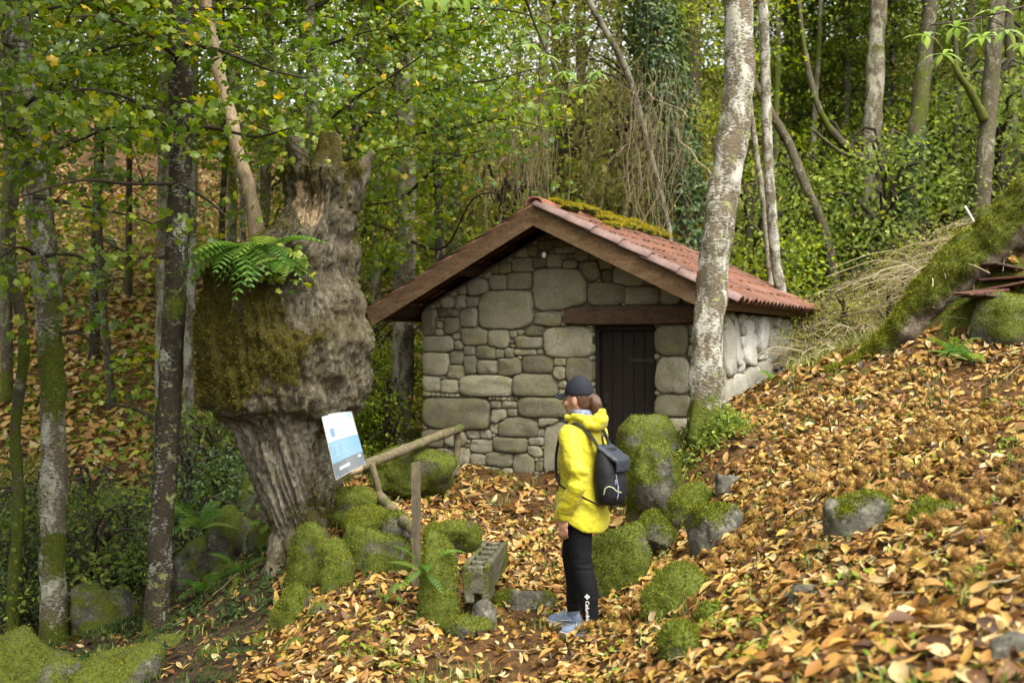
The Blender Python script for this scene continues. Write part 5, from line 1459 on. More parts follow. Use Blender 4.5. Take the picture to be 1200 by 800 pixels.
# ---- dry bramble and grass on the mound
def arching(n, px, py, D, L, out=.9):
    pxs = rng.uniform(*px, n); Ds = rng.uniform(*D, n)
    x = (pxs-600)/FPX*Ds; z = H(x, Ds)
    a = rng.random(n)*6.283; l = rng.uniform(*L, n); K = 8
    t = np.linspace(0, 1, K)[None, :]
    hx = np.cos(a)[:, None]*l[:, None]*out*t**1.4; hy = np.sin(a)[:, None]*l[:, None]*out*t**1.4
    hz = l[:, None]*(.95*t - .75*t**2.2)
    return np.stack([x[:, None]+hx, Ds[:, None]+hy, z[:, None]+hz-.02], -1) + rng.normal(size=(n, K, 3))*.015
Pp = np.concatenate([arching(800, (930, 1180), 0, (10.4, 15.5), (.25, .9)), arching(260, (1080, 1220), 0, (9.6, 12), (.5, 1.4)), arching(200, (925, 960), 0, (11.2, 13.5), (.4, .9))])
V, Fq = strands(Pp, rng.uniform(.002, .006, len(Pp)), 3)
tag(obj('dry_bramble', mesh('dry_bramble', V, Fq, MAT['twig'], False, {'rnd': np.repeat(rng.random(len(Pp)), 24)})), 'dry straw-coloured bramble and dead grass covering the mound', 'bramble', kind='stuff')

n = 5200; pxs = rng.uniform(925, 1190, n); ys = rng.uniform(9.9, 15.5, n); xs = (pxs-600)/FPX*ys
k = ~in_hut(xs, ys); xs, ys = xs[k], ys[k]
V, Ft, I = blades(xs, ys, H(xs, ys), rng.uniform(.05, .2, len(xs)), 1.2, .004)
tag(obj('rough_grass', mesh('rough_grass', V, Ft, MAT['grass'], True, {'rnd': (.55 + .45*rng.random(len(xs)))[I]})), 'rough yellow-green grass among the bramble on the mound', 'grass', kind='stuff')

# ---- ferns
def fern(loc, n, L, label, group=None, az=(0, 6.283), up=.9, name='fern', dr=.95):
    t = thing(name, loc, label, 'fern', group)
    for q in range(n):
        a = az[0] + (az[1]-az[0])*(q + rng.random()*.7)/n; l = L*rng.uniform(.7, 1.1); K = 16
        s = np.linspace(0, 1, K)
        u_, d_r = up*rng.uniform(.5, 1.6), dr*rng.uniform(.55, 1.15); a += rng.normal()*.25
        rr = l*s*(.55+.3*s); zz = l*(u_*s - (up*d_r)*s**2.1)
        p = np.stack([loc[0]+np.cos(a)*rr, loc[1]+np.sin(a)*rr, loc[2]+zz], -1)
        tg, sa, sb = frames(p); side = unit(np.cross(tg, [0, 0, 1.])); upv = np.cross(side, tg)
        V, Ft = [], []
        V2, F2 = strands(p[None], np.linspace(.004, .001, K)[None], 3)
        wd = .26*l*np.sin(np.pi*np.clip(s*.9+.1, 0, 1))**.8
        for k in range(2, K):
            for sg in (-1, 1):
                b = p[k]; tip = b + sg*side[k]*wd[k]*.8 + tg[k]*wd[k]*.45 - upv[k]*wd[k]*.22
                w_ = tg[k]*l*.022
                mid = (b+tip)/2 + upv[k]*wd[k]*.05
                n0 = len(V); V += [b-w_*.6, mid-w_*1.1, tip, mid+w_*1.1, b+w_*.6]; Ft += [[n0, n0+1, n0+3], [n0, n0+3, n0+4], [n0+1, n0+2, n0+3]]
        V = np.array(V); nf = len(V)
        Va, Fa = join([(V, np.array(Ft)), (V2, F2)])
        part('frond', Va, Fa, MAT['fern'], t, False, {'rnd': np.full(len(Va), rng.random())})
    return t
MAT['fern_pale'] = MAT['fern']
fern(P(312,296,7.62), 14, .6, 'fern sprouting from the mossy top of the chestnut burl', az=(R(170), R(370)), up=.5, dr=2.0)
fern(P(282,300,7.66), 13, .58, 'second fern on the outer edge of the chestnut burl', az=(R(150), R(330)), up=.5, dr=1.9)
fern(P(334,308,7.5), 8, .36, 'small fern against the chestnut bark below the scar', az=(R(190), R(380)), up=.4, dr=2.3)
fern(P(498,674,6.45), 8, .30, 'fern on the upright stone under the grooved trough', up=.9)
fern(P(456,700,6.7), 5, .2, 'small fern at the foot of the dark wall stone', up=.8)
for px, py, D, L in [(235,610,9.4,.5),(262,618,10.4,.5),(292,560,11.8,.5),(210,600,11.4,.5),(280,672,8.8,.36),(240,690,8.7,.4),(318,612,9.4,.4)]:
    a = P(px, py, D); fern((a[0], a[1], max(h1(a[0], a[1]), a[2]-.1)), 9, L, 'green fern growing between the mossy gully boulders', 'ferns of the gully')
fern(P(905,440,10.2)-[0, 0, .05], 7, .25, 'small yellowish fern against the side wall of the hut')
for px, py, D in [(1118,402,8.7),(1138,408,8.55)]:
    a = P(px, py, D); fern((a[0], a[1], h1(a[0], a[1])), 9, .34, 'green fern at the foot of the mossy log', 'ferns by the mossy log')

# leafy sprout on the burl
cs = np.array([P(*q) for q in [(330,312,7.5),(318,322,7.5),(342,300,7.5),(300,318,7.55),(345,322,7.48),(330,290,7.55)]])
t = thing('leafy_sprout', P(325,330,7.6), 'small broad-leaved sprout growing among the ferns on the chestnut burl', 'plant')
V, Ft, rv = leaf_cloud(cs, (.07, .05, .04), 9, (.05, .09), MAP, .5, (0, -.7, .6), .3, np.full(len(cs), .8)); tag(part('foliage', V, Ft, MAT['leaf_maple'], t, False, {'rnd': np.clip(rv, 0, .95)}), kind='stuff')
Pp = np.stack([np.repeat(P(325,330,7.62)[None], len(cs), 0), (cs+P(325,330,7.62))/2+[0, 0, .02], cs], 1); V, Fq = strands(Pp, .004, 4); part('stem', V, Fq, MAT['twig_dark'], t)

# chestnut boughs hanging into the picture from trees overhead, leaf by leaf
cl = [mesh('leaf', *chestnut_leaf(c_, .25, t_, 6, .15), leaf_mat('hanging_chestnut_leaf', [(0, (.13, .21, .05)), (.6, (.21, .30, .07)), (1, (.3, .38, .11))], .5, .4, .45, True)) for c_, t_ in ((-.7, .3), (-.4, -.3), (-1., .2))]
def hanging_bough(label, pts, tips, L):
    p = wpath(pts)
    t = thing('chestnut_bough', p[-1], label, 'branch')
    V, Fs = tube(smooth_path(p, 20), np.linspace(.014, .005, 20), 6); part('twig', V, Fs, MAT['twig_dark'], t)
    for tp in tips:
        c = P(*tp); q = p[np.argmin(np.linalg.norm(p-c, axis=1))]
        V, Fs = tube(smooth_path(np.array([q, (q+c)/2+[0, 0, .03], c]), 8), .0035, 5); part('twig', V, Fs, MAT['twig_dark'], t)
        n = 7
        for k in range(n):
            az = 6.283*k/n + rng.normal()*.25; el = -.35 + rng.normal()*.2
            d_ = np.array([math.cos(az)*math.cos(el), math.sin(az)*math.cos(el), math.sin(el)]); l = L*rng.uniform(.75, 1.15)
            z_ = unit(np.array([0, -.25, 1.]) - d_*np.dot([0, -.25, 1.], d_)); y_ = np.cross(z_, d_)
            o = obj('leaf', cl[rng.integers(3)], t)
            mt = Matrix(np.stack([d_*l, y_*l, z_*l], -1).tolist()).to_4x4(); mt.translation = Vector(c + d_*l*.5 - rloc(t)); o.matrix_local = mt
hanging_bough('bough of long pale chestnut leaves hanging in front of the blackish mossy tree', [(1290,-40,7.6),(1220,0,7.4),(1150,20,7.2),(1090,30,7.1)], [(1085,40,7.0),(1120,30,7.1),(1150,42,7.0),(1180,34,7.1),(1200,50,7.2),(1105,62,7.),(1165,12,7.2)], .16)
hanging_bough('tip of a chestnut bough with a few long leaves hanging above the vine tangle', [(560,-120,5.2),(540,-50,5.1),(520,-12,5.0)], [(505,-4,5.),(535,-6,5.)], .19)
hanging_bough('leafy chestnut bough hanging high between the hut ridge and the chestnut trunk', [(600,-60,7.4),(620,10,7.8),(640,60,8.0),(660,100,8.1)], [(640,64,7.9),(662,84,8.),(684,100,8.1),(650,108,8.),(618,50,7.9),(700,84,8.2)], .15)

# ---- mossy base of the stout birch: weeds
a = P(838,500,8.4)
n = 900; xs = a[0]+rng.normal(size=n)*.16; ys = a[1]+rng.normal(size=n)*.12
V, Ft, rv = leaf_cloud(np.stack([xs, ys, H(xs, ys)+rng.random(n)*.22*np.exp(-((xs-a[0])/.25)**2)], -1), .02, 2, (.03, .06), OV, .9)
tag(obj('ground_weeds', mesh('ground_weeds', V, Ft, MAT['leaf_c'], False, {'rnd': rv})), 'dark leafy weeds clustered round the foot of the stout birch', 'weeds', kind='stuff')
# ------------------------------------------------------------------ information board on the chestnut
SC = [np.array(P(376.5,486.5,7.72)), np.array(P(412,482,7.85)), np.array(P(394,562,7.36)), np.array(P(429,543,7.5))]   # TL TR BL BR
SN = unit(np.cross(SC[1]-SC[0], SC[2]-SC[0])); SN = SN if SN[1] < 0 else -SN
def sg(s, t, off=0.):
    s = np.asarray(s, float); t = np.asarray(t, float)
    p = (SC[0]*((1-s)*(1-t))[..., None] + SC[1]*(s*(1-t))[..., None] + SC[2]*((1-s)*t)[..., None] + SC[3]*(s*t)[..., None])
    return p + SN*(off + .012*np.sin(np.pi*s))[..., None]
board = thing('information_board', SC[2], 'small white, blue and black information board leaning on the chestnut trunk', 'sign')
def panel(name, s0, s1, t0, t1, o0, o1, mat, par, k=6):
    s, t = np.meshgrid(np.linspace(s0, s1, k), np.linspace(t0, t1, k), indexing='ij')
    a = sg(s.ravel(), t.ravel(), o1*np.ones(k*k)); b = sg(s.ravel(), t.ravel(), o0*np.ones(k*k))
    V = np.vstack([a, b]); n = k*k; F_ = []
    for i in range(k-1):
        for j in range(k-1):
            q = [i*k+j, i*k+j+1, (i+1)*k+j+1, (i+1)*k+j]
            F_ += [q, [n+v for v in q[::-1]]]
    edge = [i*k for i in range(k)] + [(k-1)*k+j for j in range(1, k)] + [i*k+k-1 for i in range(k-2, -1, -1)] + [j for j in range(k-2, 0, -1)]
    for e in range(len(edge)):
        x_, y_ = edge[e], edge[(e+1) % len(edge)]
        F_.append([x_, y_, n+y_, n+x_])
    return part(name, V, np.array(F_), mat, par, False)
cW = plain('board_white', (.2, .215, .215), .4, .4, .05); cB = plain('board_blue', (.065, .14, .20), .4, .4, .06); cK = plain('board_black', (.035, .045, .055), .4, .4, .1)
cN = plain('board_navy', (.03, .09, .32), .4, .4, .05); cG = plain('board_ink', (.12, .22, .34), .5, .3, .05); cY = plain('board_yellow', (.72, .62, .22), .5, .3, .05); cT = plain('board_pale_blue', (.45, .66, .76), .5, .3, .05); cE = plain('board_edge', (.6, .58, .5), .6, .3, .1)
panel('backing', 0, 1, 0, 1, -.012, -.001, cE, board)
wp = panel('white_field', .004, .996, .004, .45, 0, .002, cW, board)
bp_ = panel('blue_field', .004, .996, .452, .775, 0, .002, cB, board)
kp = panel('black_field', .004, .996, .777, .996, 0, .002, cK, board)
panel('flag_emblem', .15, .27, .25, .38, .003, .004, cN, wp, 3)
for s0, s1, m_ in ((.05, .24, cT), (.32, .5, cY), (.62, .8, cT), (.84, .92, cG)): panel('logo', s0, s1, .035, .115, .003, .004, m_, wp, 3)
panel('caption', .31, .52, .305, .325, .003, .0038, cG, wp, 3)
rr = np.random.default_rng(2)
for q, t in enumerate((.525, .575, .62, .665)):
    s = .16
    panel('text_line', s, s+.12, t, t+.017, .003, .0038, cG, bp_, 2)
    s = .34
    for w_ in rr.uniform(.05, .12, 3 if q < 2 else 2):
        panel('text_line', s, s+w_, t, t+.014, .003, .0038, cG, bp_, 2); s += w_+.02
for s_, t_ in ((.05, .03), (.95, .03), (.05, .97), (.95, .97)): panel('screw', s_-.015, s_+.015, t_-.009, t_+.009, .002, .006, cG, board, 2)
panel('plate', .16, .5, .86, .91, .003, .0045, cW, kp, 3)
panel('plate', .8, .9, .8, .85, .003, .0045, cW, kp, 3)

# ------------------------------------------------------------------ wooden railing and posts
def pole(name, pts, w0, w1, par, seed, mat='rail', seg=14, rough=.12, moss=.2, sq=(1, 1)):
    p = wpath(pts)
    V, Fs, _, L = trunk_geo(p, w0/FPX*pts[0][2]/2, w1/FPX*pts[-1][2]/2, 40, seg, seed, rough, 0)
    return part(name, V, Fs, MAT[mat], par, True, {'moss': np.clip(moss + .4*fbm(V*4, 3, seed), 0, 1)})
MAT['pole'] = rockish('mossy_pole', [(.25, (.06, .046, .025)), (.5, (.14, .112, .06)), (.8, (.24, .2, .115))], 16, bump=.5)
b0 = P(436,600,8.25)
rail = thing('wooden_railing', (b0[0], b0[1], h1(b0[0], b0[1])), 'rough pole railing on two short posts between the chestnut and the hut', 'railing')
pole('rail', [(410,551,8.0),(440,540,8.5),(490,520,9.4),(541,501,10.4)], 13, 10, rail, 3, 'pole', moss=.32)
pole('post', [(448,600,8.3),(443,572,8.3),(435,543,8.3)], 9, 8, rail, 4, 'pole', moss=.3)
pole('post', [(535,556,10.35),(536,500,10.35)], 8, 8, rail, 5, 'pole', moss=.15)
a = P(409,549,7.96); V, Fs = tube(np.array([P(420,547,8.05), P(407.5,551,7.94)]), 7.2/FPX*8, 14); part('cut_end', V, Fs, plain('cut_wood', (.42, .33, .2), .8, .2, .2, 20), rail)
b0 = P(482,620,7.35)
fr = thing('fallen_rail', (b0[0], b0[1], h1(b0[0], b0[1])), 'broken dark rail sloping down against the standing post', 'rail')
pole('log', [(444,580,8.2),(462,599,7.75),(483,620,7.2)], 11, 13, fr, 6, 'pole', moss=.15)
b0 = P(489,692,7.0)
po = thing('wooden_post', (b0[0], b0[1], h1(b0[0], b0[1])), 'square weathered post standing alone at the path edge', 'post')
hgt = P(489,543,7.0)[2]
nseg = 24; zz = np.linspace(po.location.z-.12, hgt, nseg); V = []
for k in range(nseg):
    lean = -.01*(k/nseg); nz = .004*vn(np.array([[k*.9, 2., 7.], [k*.9, 5., 7.], [k*.9, 8., 7.], [k*.9, 11., 7.]]), 4)
    for c_, (sx, sy) in enumerate(((-1, -1), (1, -1), (1, 1), (-1, 1))):
        V.append([b0[0]+lean+sx*(.031+nz[c_]), b0[1]+sy*(.03+nz[c_]), zz[k] + (.012*(c_ in (1, 2)) if k == nseg-1 else 0)])
i, j = np.meshgrid(np.arange(nseg-1), np.arange(4), indexing='ij')
part('shaft', np.array(V), [np.stack([i*4+j, i*4+(j+1) % 4, (i+1)*4+(j+1) % 4, (i+1)*4+j], -1).reshape(-1, 4), np.array([[(nseg-1)*4+q for q in range(4)]])], wood('post_wood', (.08, .062, .036), (.17, .14, .085), (1, 1, .25)), po, False)

# ------------------------------------------------------------------ grooved stone trough
A0 = P(556,697,6.55); A1 = P(580,650,7.3)
tro = thing('stone_trough', A0, 'small grooved stone trough like a stair, tilted on the mossy bank', 'trough')
MAT['trough'] = rockish('trough_stone', [(.25, (.045, .04, .024)), (.5, (.10, .092, .058)), (.8, (.17, .16, .11))], 14)
ax = unit((P(581,634,7.25) - P(557,664,6.55))*np.array([1, 1, 1])); sd = unit(np.cross(ax, [0, 0, 1.])); upv = np.cross(sd, ax)
Lt = np.linalg.norm(P(581,634,7.25) - P(557,664,6.55)); wt = 31/FPX*6.55; ht = 34/FPX*6.55
org = P(557,663,6.55)
def tr(x, y, z): return org + sd*x + ax*y + upv*z
def bxt(x0, x1, y0, y1, z0, z1, nx=3, rough=.006, seed=1, wav=0.):
    V, Fs = box(((x0+x1)/2, (y0+y1)/2, (z0+z1)/2), (x1-x0, y1-y0, z1-z0), .008)
    bm = bmesh.new(); vs = [bm.verts.new(v) for v in V]
    for f in Fs:
        for q in f: bm.faces.new([vs[k] for k in q])
    bmesh.ops.subdivide_edges(bm, edges=bm.edges[:], cuts=3, use_grid_fill=True)
    bmesh.ops.triangulate(bm, faces=bm.faces[:]); bm.verts.index_update()
    V = np.array([v.co[:] for v in bm.verts]); F_ = np.array([[v.index for v in f.verts] for f in bm.faces]); bm.free()
    V = V + rough*np.stack([fbm(V*30+k, 2, seed+k) for k in range(3)], -1)
    return np.array([tr(*v) for v in V]), F_
def tpart(name, *a, moss=.3, **k):
    V, F_ = bxt(*a, **k)
    part(name, V, F_, MAT['trough'], tro, False, {'moss': np.clip(moss + .5*fbm(V*9, 3, 3), 0, 1)})
tpart('body', -wt/2, wt/2, 0, Lt, -ht, -.045, moss=.5)
tpart('side_wall', -wt/2-.004, -wt/2+.028, -.005, Lt, -.06, .0, moss=.2, seed=4)
tpart('side_wall', wt/2-.034, wt/2+.004, -.005, Lt, -.06, .004, moss=.45, seed=6)
for q in range(6):
    y_ = .0 + (Lt-.05)/5*q
    tpart('rung', -wt/2+.03, wt/2-.036, y_, y_+.035, -.05, -.004, moss=.05, seed=8+q, rough=.004)
tpart('foot', -wt/2+.01, -wt/2+.07, .0, .25, -ht-.06, -ht+.01, moss=.3, seed=20)
tpart('foot', wt/2-.05, wt/2-.005, .0, .25, -ht-.05, -ht+.01, moss=.3, seed=22)
a = P(528,664,6.75)
V, Ft, mv = rock_geo(a, (.05, .13, .17), 77, .35, 8, .08, False)
t = thing('standing_stone', P(528,690,6.75), 'thin pale stone slab standing beside the grooved trough', 'stone')
part('stone', V, Ft, MAT['rock'], t, True, {'moss': mv})

# ------------------------------------------------------------------ mossy log, old tiles and stones at the right
lp = [(958,446,9.7),(1000,424,9.6),(1040,396,9.5),(1080,352,9.4),(1120,312,9.35),(1165,280,9.3),(1230,226,9.2)]
lt = thing('mossy_log', P(*lp[0]), 'long fallen log under bright yellow-green moss slanting up the bank', 'log')
V, Fs, path, L = trunk_geo(wpath(lp)-np.array([0, 0, .06]), 12/FPX*9.6, 38/FPX*9.2, 120, 30, 91, .16, 0)
top = V[:-2].reshape(120, 30, 3)
mvl = np.clip(.6 + .9*(V[:, 2]-np.append(np.repeat(path[:, 2], 30), [path[0, 2], path[-1, 2]]))/.12 + .4*fbm(V*4, 3, 5), 0, 1)
part('trunk', V, Fs, MAT['log'], lt, True, {'moss': mvl})
Nl = unit(V - np.vstack([np.repeat(path, 30, 0), path[:1], path[-1:]]))
Vb, Fb, rb = moss_fuzz(V, Nl, np.where(Nl[:, 2] > -.5, mvl, 0), 26000, .02, .005)
tag(part('moss_cover', Vb, Fb, MAT['moss'], lt, False, {'rnd': np.clip(rb+.15, 0, 1)}), kind='stuff')
MAT['slab'] = plain('old_tile_red', (.075, .033, .022), .85, .2, .4, 18, .4)
MAT['slab2'] = plain('old_board_brown', (.06, .036, .024), .85, .2, .4, 18, .4)
rr = np.random.default_rng(8)
for q, (px, py, D, w_, lab, mt) in enumerate([(1170,338,8.9,.62,'broken red roof tile slab lying lowest on the heap by the mossy log', 'slab'), (1186,326,8.95,.5,'cracked red slab lying second on the heap by the mossy log', 'slab'),
        (1150,342,8.8,.42,'short red slab poking out under the heap by the mossy log', 'slab'), (1192,316,9.05,.6,'dark board on top of the slab heap by the mossy log', 'slab2'), (1180,352,8.85,.8,'dark rotten board under the slab heap by the mossy log', 'slab2')]):
    Rm = np.array(Matrix.Rotation(rr.normal()*.12, 3, 'Y') @ Matrix.Rotation(rr.normal()*.3, 3, 'Z') @ Matrix.Rotation(rr.normal()*.12, 3, 'X'))
    V, Fs = box(P(px, py, D), (w_, .22, .022), .005, Rm)
    t = thing('broken_tile', P(px, py, D), lab, 'slab'); part('slab', V, Fs, MAT[mt], t, False)
rock(1142,352,1212,412,8.75,'dark mossy stone below the heap of old slabs', .55, 6)
rock(1172,300,1240,360,9.6,'dark mossy earth bank stone behind the heap of old slabs', .6, 5)
pp = wpath([(1131,242,11),(1138,254,11),(1146,270,11)]); V, Fs = tube(smooth_path(pp, 8), .015, 6)
t = thing('bare_stick', pp[-1], 'bare white stick standing in the bramble above the mossy log', 'stick'); part('stem', V, Fs, plain('bleached_wood', (.5, .46, .38), .8, .2), t)
# ------------------------------------------------------------------ the hiker
PX, PY = .447, 6.4
PZ = h1(PX, PY) + .03
PHI = R(56)
cP, sP = math.cos(PHI), math.sin(PHI)
def lw(V):
    V = np.asarray(V, float)
    return np.stack([PX + V[..., 0]*cP - V[..., 1]*sP, PY + V[..., 0]*sP + V[..., 1]*cP, PZ + V[..., 2]], -1)

def ell(c, r, rot=None, n=4):
    V = SPH4*np.array(r)
    if rot is not None: V = V @ np.array(rot).T
    return V + np.array(c, float), SPF4

def limb(pts, rad, seg=20, n=30, sq=(1, 1)):
    """tapered limb with rounded ends through points, radii given per point"""
    q = smooth_path(np.hstack([np.asarray(pts, float), np.asarray(rad, float)[:, None]]), n)
    V, Fs = tube(q[:, :3], q[:, 3], seg, True, sq)
    a = ell(pts[0], [rad[0]*.98]*3); b = ell(pts[-1], [rad[-1]*.98]*3)
    return join([(V, Fs), a, b])

def loft(rings, seg=40, n=60, power=2.3):
    """rings (cx,cy,z,rx,ry) -> closed horizontal loft"""
    q = smooth_path(np.array(rings, float), n)
    # interpolate by z
    th = np.linspace(0, 2*np.pi, seg, endpoint=False)
    c = np.sign(np.cos(th))*np.abs(np.cos(th))**(2/power); s = np.sign(np.sin(th))*np.abs(np.sin(th))**(2/power)
    V = np.stack([q[:, 0:1] + q[:, 3:4]*c, q[:, 1:2] + q[:, 4:5]*s, np.repeat(q[:, 2:3], seg, 1)], -1).reshape(-1, 3)
    i, j = np.meshgrid(np.arange(n-1), np.arange(seg), indexing='ij')
    Fq = np.stack([i*seg+j, i*seg+(j+1) % seg, (i+1)*seg+(j+1) % seg, (i+1)*seg+j], -1).reshape(-1, 4)
    jj = np.arange(seg); m_ = len(V)
    V = np.vstack([V, [[q[0, 0], q[0, 1], q[0, 2]]], [[q[-1, 0], q[-1, 1], q[-1, 2]]]])
    return V, [Fq, np.vstack([np.stack([np.full(seg, m_), (jj+1) % seg, jj], -1), np.stack([np.full(seg, m_+1), (n-1)*seg+jj, (n-1)*seg+(jj+1) % seg], -1)])]

def fuse(pieces, vox=.008, it=5, fac=.5):
    V, Fs = join(pieces)
    me = mesh('tmp', V, Fs)
    o = bpy.data.objects.new('tmp', me); C.objects.link(o)
    md = o.modifiers.new('r', 'REMESH'); md.mode = 'VOXEL'; md.voxel_size = vox
    if it:
        ms = o.modifiers.new('s', 'SMOOTH'); ms.factor = fac; ms.iterations = it
    dg = bpy.context.evaluated_depsgraph_get()
    me2 = bpy.data.meshes.new_from_object(o.evaluated_get(dg))
    Vo = np.zeros(len(me2.vertices)*3, np.float32); me2.vertices.foreach_get('co', Vo); Vo = Vo.reshape(-1, 3).astype(float)
    d = {}
    for p in me2.polygons: d.setdefault(len(p.vertices), []).append(list(p.vertices))
    Fo = [np.array(v) for v in d.values()]
    bpy.data.objects.remove(o, do_unlink=True); bpy.data.meshes.remove(me2); bpy.data.meshes.remove(me)
    return Vo, Fo
def tri(Fs):
    out = []
    for f in Fs:
        for k in range(1, f.shape[1]-1): out.append(f[:, [0, k, k+1]])
    return np.concatenate(out)

person = thing('person', (PX, PY, PZ), 'person in a yellow hooded jacket and black leggings standing on the path', 'person')

# skin, cloth and hair materials
m = M('skin'); g = m.coord('Object')
m.color(m.mix(m.ramp(m.noise(40, 4, .6, g), [(.3, 0.), (.7, 1.)]), (.28, .135, .085), (.36, .19, .125))).rough(.5).spec(.4)
m.b.inputs['Subsurface Weight'].default_value = .12; m.b.inputs['Subsurface Radius'].default_value = (.01, .004, .002)
MAT['skin'] = m.m
m = M('yellow_shell'); g = m.coord('Object')
m.color(m.mix(m.ramp(m.noise(6, 5, .6, g), [(.3, 0.), (.7, 1.)]), (.33, .29, .006), (.40, .355, .012))).rough(.55).spec(.3)
m.bump(m.math('ADD', m.noise(26, 4, .6, g, dist=.8), m.math('MULTIPLY', m.noise(420, 2, .5, g), .12)), .5, .02)
m.b.inputs['Sheen Weight'].default_value = .1
MAT['jacket'] = m.m
MAT['leggings'] = plain('black_jersey', (.0045, .0045, .0055), .85, .15, .25, 60, .2)
MAT['cap'] = plain('dark_cap_cloth', (.010, .012, .017), .8, .2, .2, 90, .2)
m = M('brown_hair'); g = m.coord('Object', (1, 1, .12))
m.color(m.ramp(m.noise(160, 4, .7, g), [(.3, (.022, .010, .005)), (.55, (.07, .032, .016)), (.8, (.15, .075, .04))])).rough(.45).spec(.4); m.bump(m.noise(160, 3, .6, g), .6, .01)
MAT['hair'] = m.m
MAT['shoe'] = plain('blue_grey_mesh', (.13, .165, .23), .7, .3, .35, 90, .3)
MAT['sole'] = plain('pale_rubber', (.32, .34, .38), .6, .3, .1)
MAT['buff'] = plain('grey_blue_scarf', (.15, .17, .22), .85, .2, .5, 60, .3)
MAT['pack'] = plain('black_nylon', (.006, .0065, .008), .65, .25, .3, 70, .25)
MAT['flap'] = plain('slate_nylon', (.016, .02, .028), .6, .4, .3, 70, .25)
MAT['white_print'] = plain('white_print', (.75, .75, .75), .6, .3, .03)
MAT['eye'] = plain('eye_white', (.6, .58, .55), .25, .5, .03); MAT['iris'] = plain('iris_brown', (.05, .025, .012), .2, .5, .03)
MAT['lip'] = plain('lip', (.38, .14, .11), .5, .4, .05)

LH, RH_ = (-.088, -.02, .88), (.088, .0, .88)
LK, RK = (-.085, -.05, .47), (.07, .11, .48)
LA, RA = (-.082, -.115, .09), (.07, .10, .095)
HC = np.array([0, .02, 1.49])
YA = Matrix.Rotation(R(-4), 3, 'Z')
# body: head with face, neck, trunk, arms, hands and legs in one surface
pcs = [ell(HC, (.072, .092, .112)), ell(HC+[0, .028, -.055], (.056, .062, .062)), ell(HC+[0, .06, -.088], (.026, .024, .024)),
       limb([HC+[0, .088, .02], HC+[0, .104, -.012], HC+[0, .112, -.028]], [.010, .012, .014], 12, 10), ell(HC+[0, .088, -.055], (.026, .014, .012)), ell(HC+[0, .084, .028], (.05, .014, .012)),
       ell(HC+[-.04, .062, -.03], (.024, .028, .024)), ell(HC+[.04, .062, -.03], (.024, .028, .024)),
       ell(HC+[-.074, -.005, -.012], (.009, .020, .031)), ell(HC+[.074, -.005, -.012], (.009, .020, .031)),
       limb([(0, -.01, 1.30), (0, 0, 1.37), (0, .012, 1.44)], [.062, .052, .052], 20, 12),
       loft([(0, 0, .80, .14, .10), (0, 0, .90, .145, .10), (0, 0, 1.02, .12, .085), (0, .01, 1.15, .135, .095), (0, 0, 1.27, .15, .08), (0, -.01, 1.32, .08, .06)]),
       limb([LH, LK, LA], [.082, .052, .034], 20, 24), limb([RH_, RK, RA], [.082, .052, .034], 20, 24)]
LSh, LEl, LWr = np.array([-.165, -.005, 1.27]), np.array([-.235, -.105, 1.03]), np.array([-.215, .0, .775])
RSh, REl, RWr = np.array([.165, -.005, 1.27]), np.array([.225, -.03, 1.02]), np.array([.2, .1, .80])
def hand(wr, side):
    out = [limb([wr+[0, -.005, .06], wr, wr+[0, .006, -.03]], [.026, .023, .024], 14, 10)]
    pal = wr+np.array([0, .01, -.055])
    out.append(ell(pal, (.016, .038, .045)))
    for q, (dy, l) in enumerate(((-.028, .055), (-.010, .066), (.009, .072), (.027, .064))):     # little finger .. index
        b = pal+np.array([0, dy, -.036]); k1 = b+np.array([side*-.006, .004, -l*.45]); k2 = k1+np.array([side*-.014, .006, -l*.32]); k3 = k2+np.array([side*-.016, .004, -l*.2])
        out.append(limb([b, k1, k2, k3], [.0088, .0084, .0078, .0068], 10, 14))
    b = pal+np.array([side*-.004, .03, .015]); out.append(limb([b, b+np.array([side*-.012, .024, -.022]), b+np.array([side*-.018, .03, -.05])], [.0115, .010, .008], 10, 10))
    return out
pcs += [limb([LSh, LEl, LWr], [.05, .04, .026], 18, 20), limb([RSh, REl, RWr], [.05, .04, .026], 18, 20)] + hand(LWr, -1) + hand(RWr, 1)
V, Fs = fuse(pcs, .0055, 3)
bodyo = part('body', lw(V), Fs, MAT['skin'], person)
for sx in (-1, 1):
    a = ell(HC+[sx*.031, .082, .006], (.0115, .0085, .0085)); e = part('eye', lw(a[0]), a[1], MAT['eye'], person)
    a = ell(HC+[sx*.031, .0885, .006], (.005, .003, .005)); part('iris', lw(a[0]), a[1], MAT['iris'], e)
a = ell(HC+[0, .0975, -.056], (.022, .006, .006)); part('mouth', lw(a[0]), a[1], MAT['lip'], person)

# hair under the cap with a low ponytail
hp = [ell(HC+[0, -.012, .012], (.074, .088, .102)), ell(HC+[0, -.045, -.025], (.056, .05, .06)),
      limb([HC+[0, -.075, .015], HC+[.002, -.112, .0], HC+[.004, -.128, -.045], HC+[.0, -.112, -.105]], [.02, .036, .038, .014], 18, 20)]
V, Fs = fuse(hp, .006, 3)
k = V[:, 2] < HC[2]+.05
fwd = (V[:, 1] > HC[1]+.022)          # pull the front of the hair back from the face
V[fwd, 1] = HC[1]+.022 - .0*(V[fwd, 1]); 
V += .004*fbm(np.stack([V[:, 0]*60, V[:, 1]*60, V[:, 2]*12], -1), 3, 2)[:, None]*unit(V-HC)
part('hair', lw(V), Fs, MAT['hair'], person)
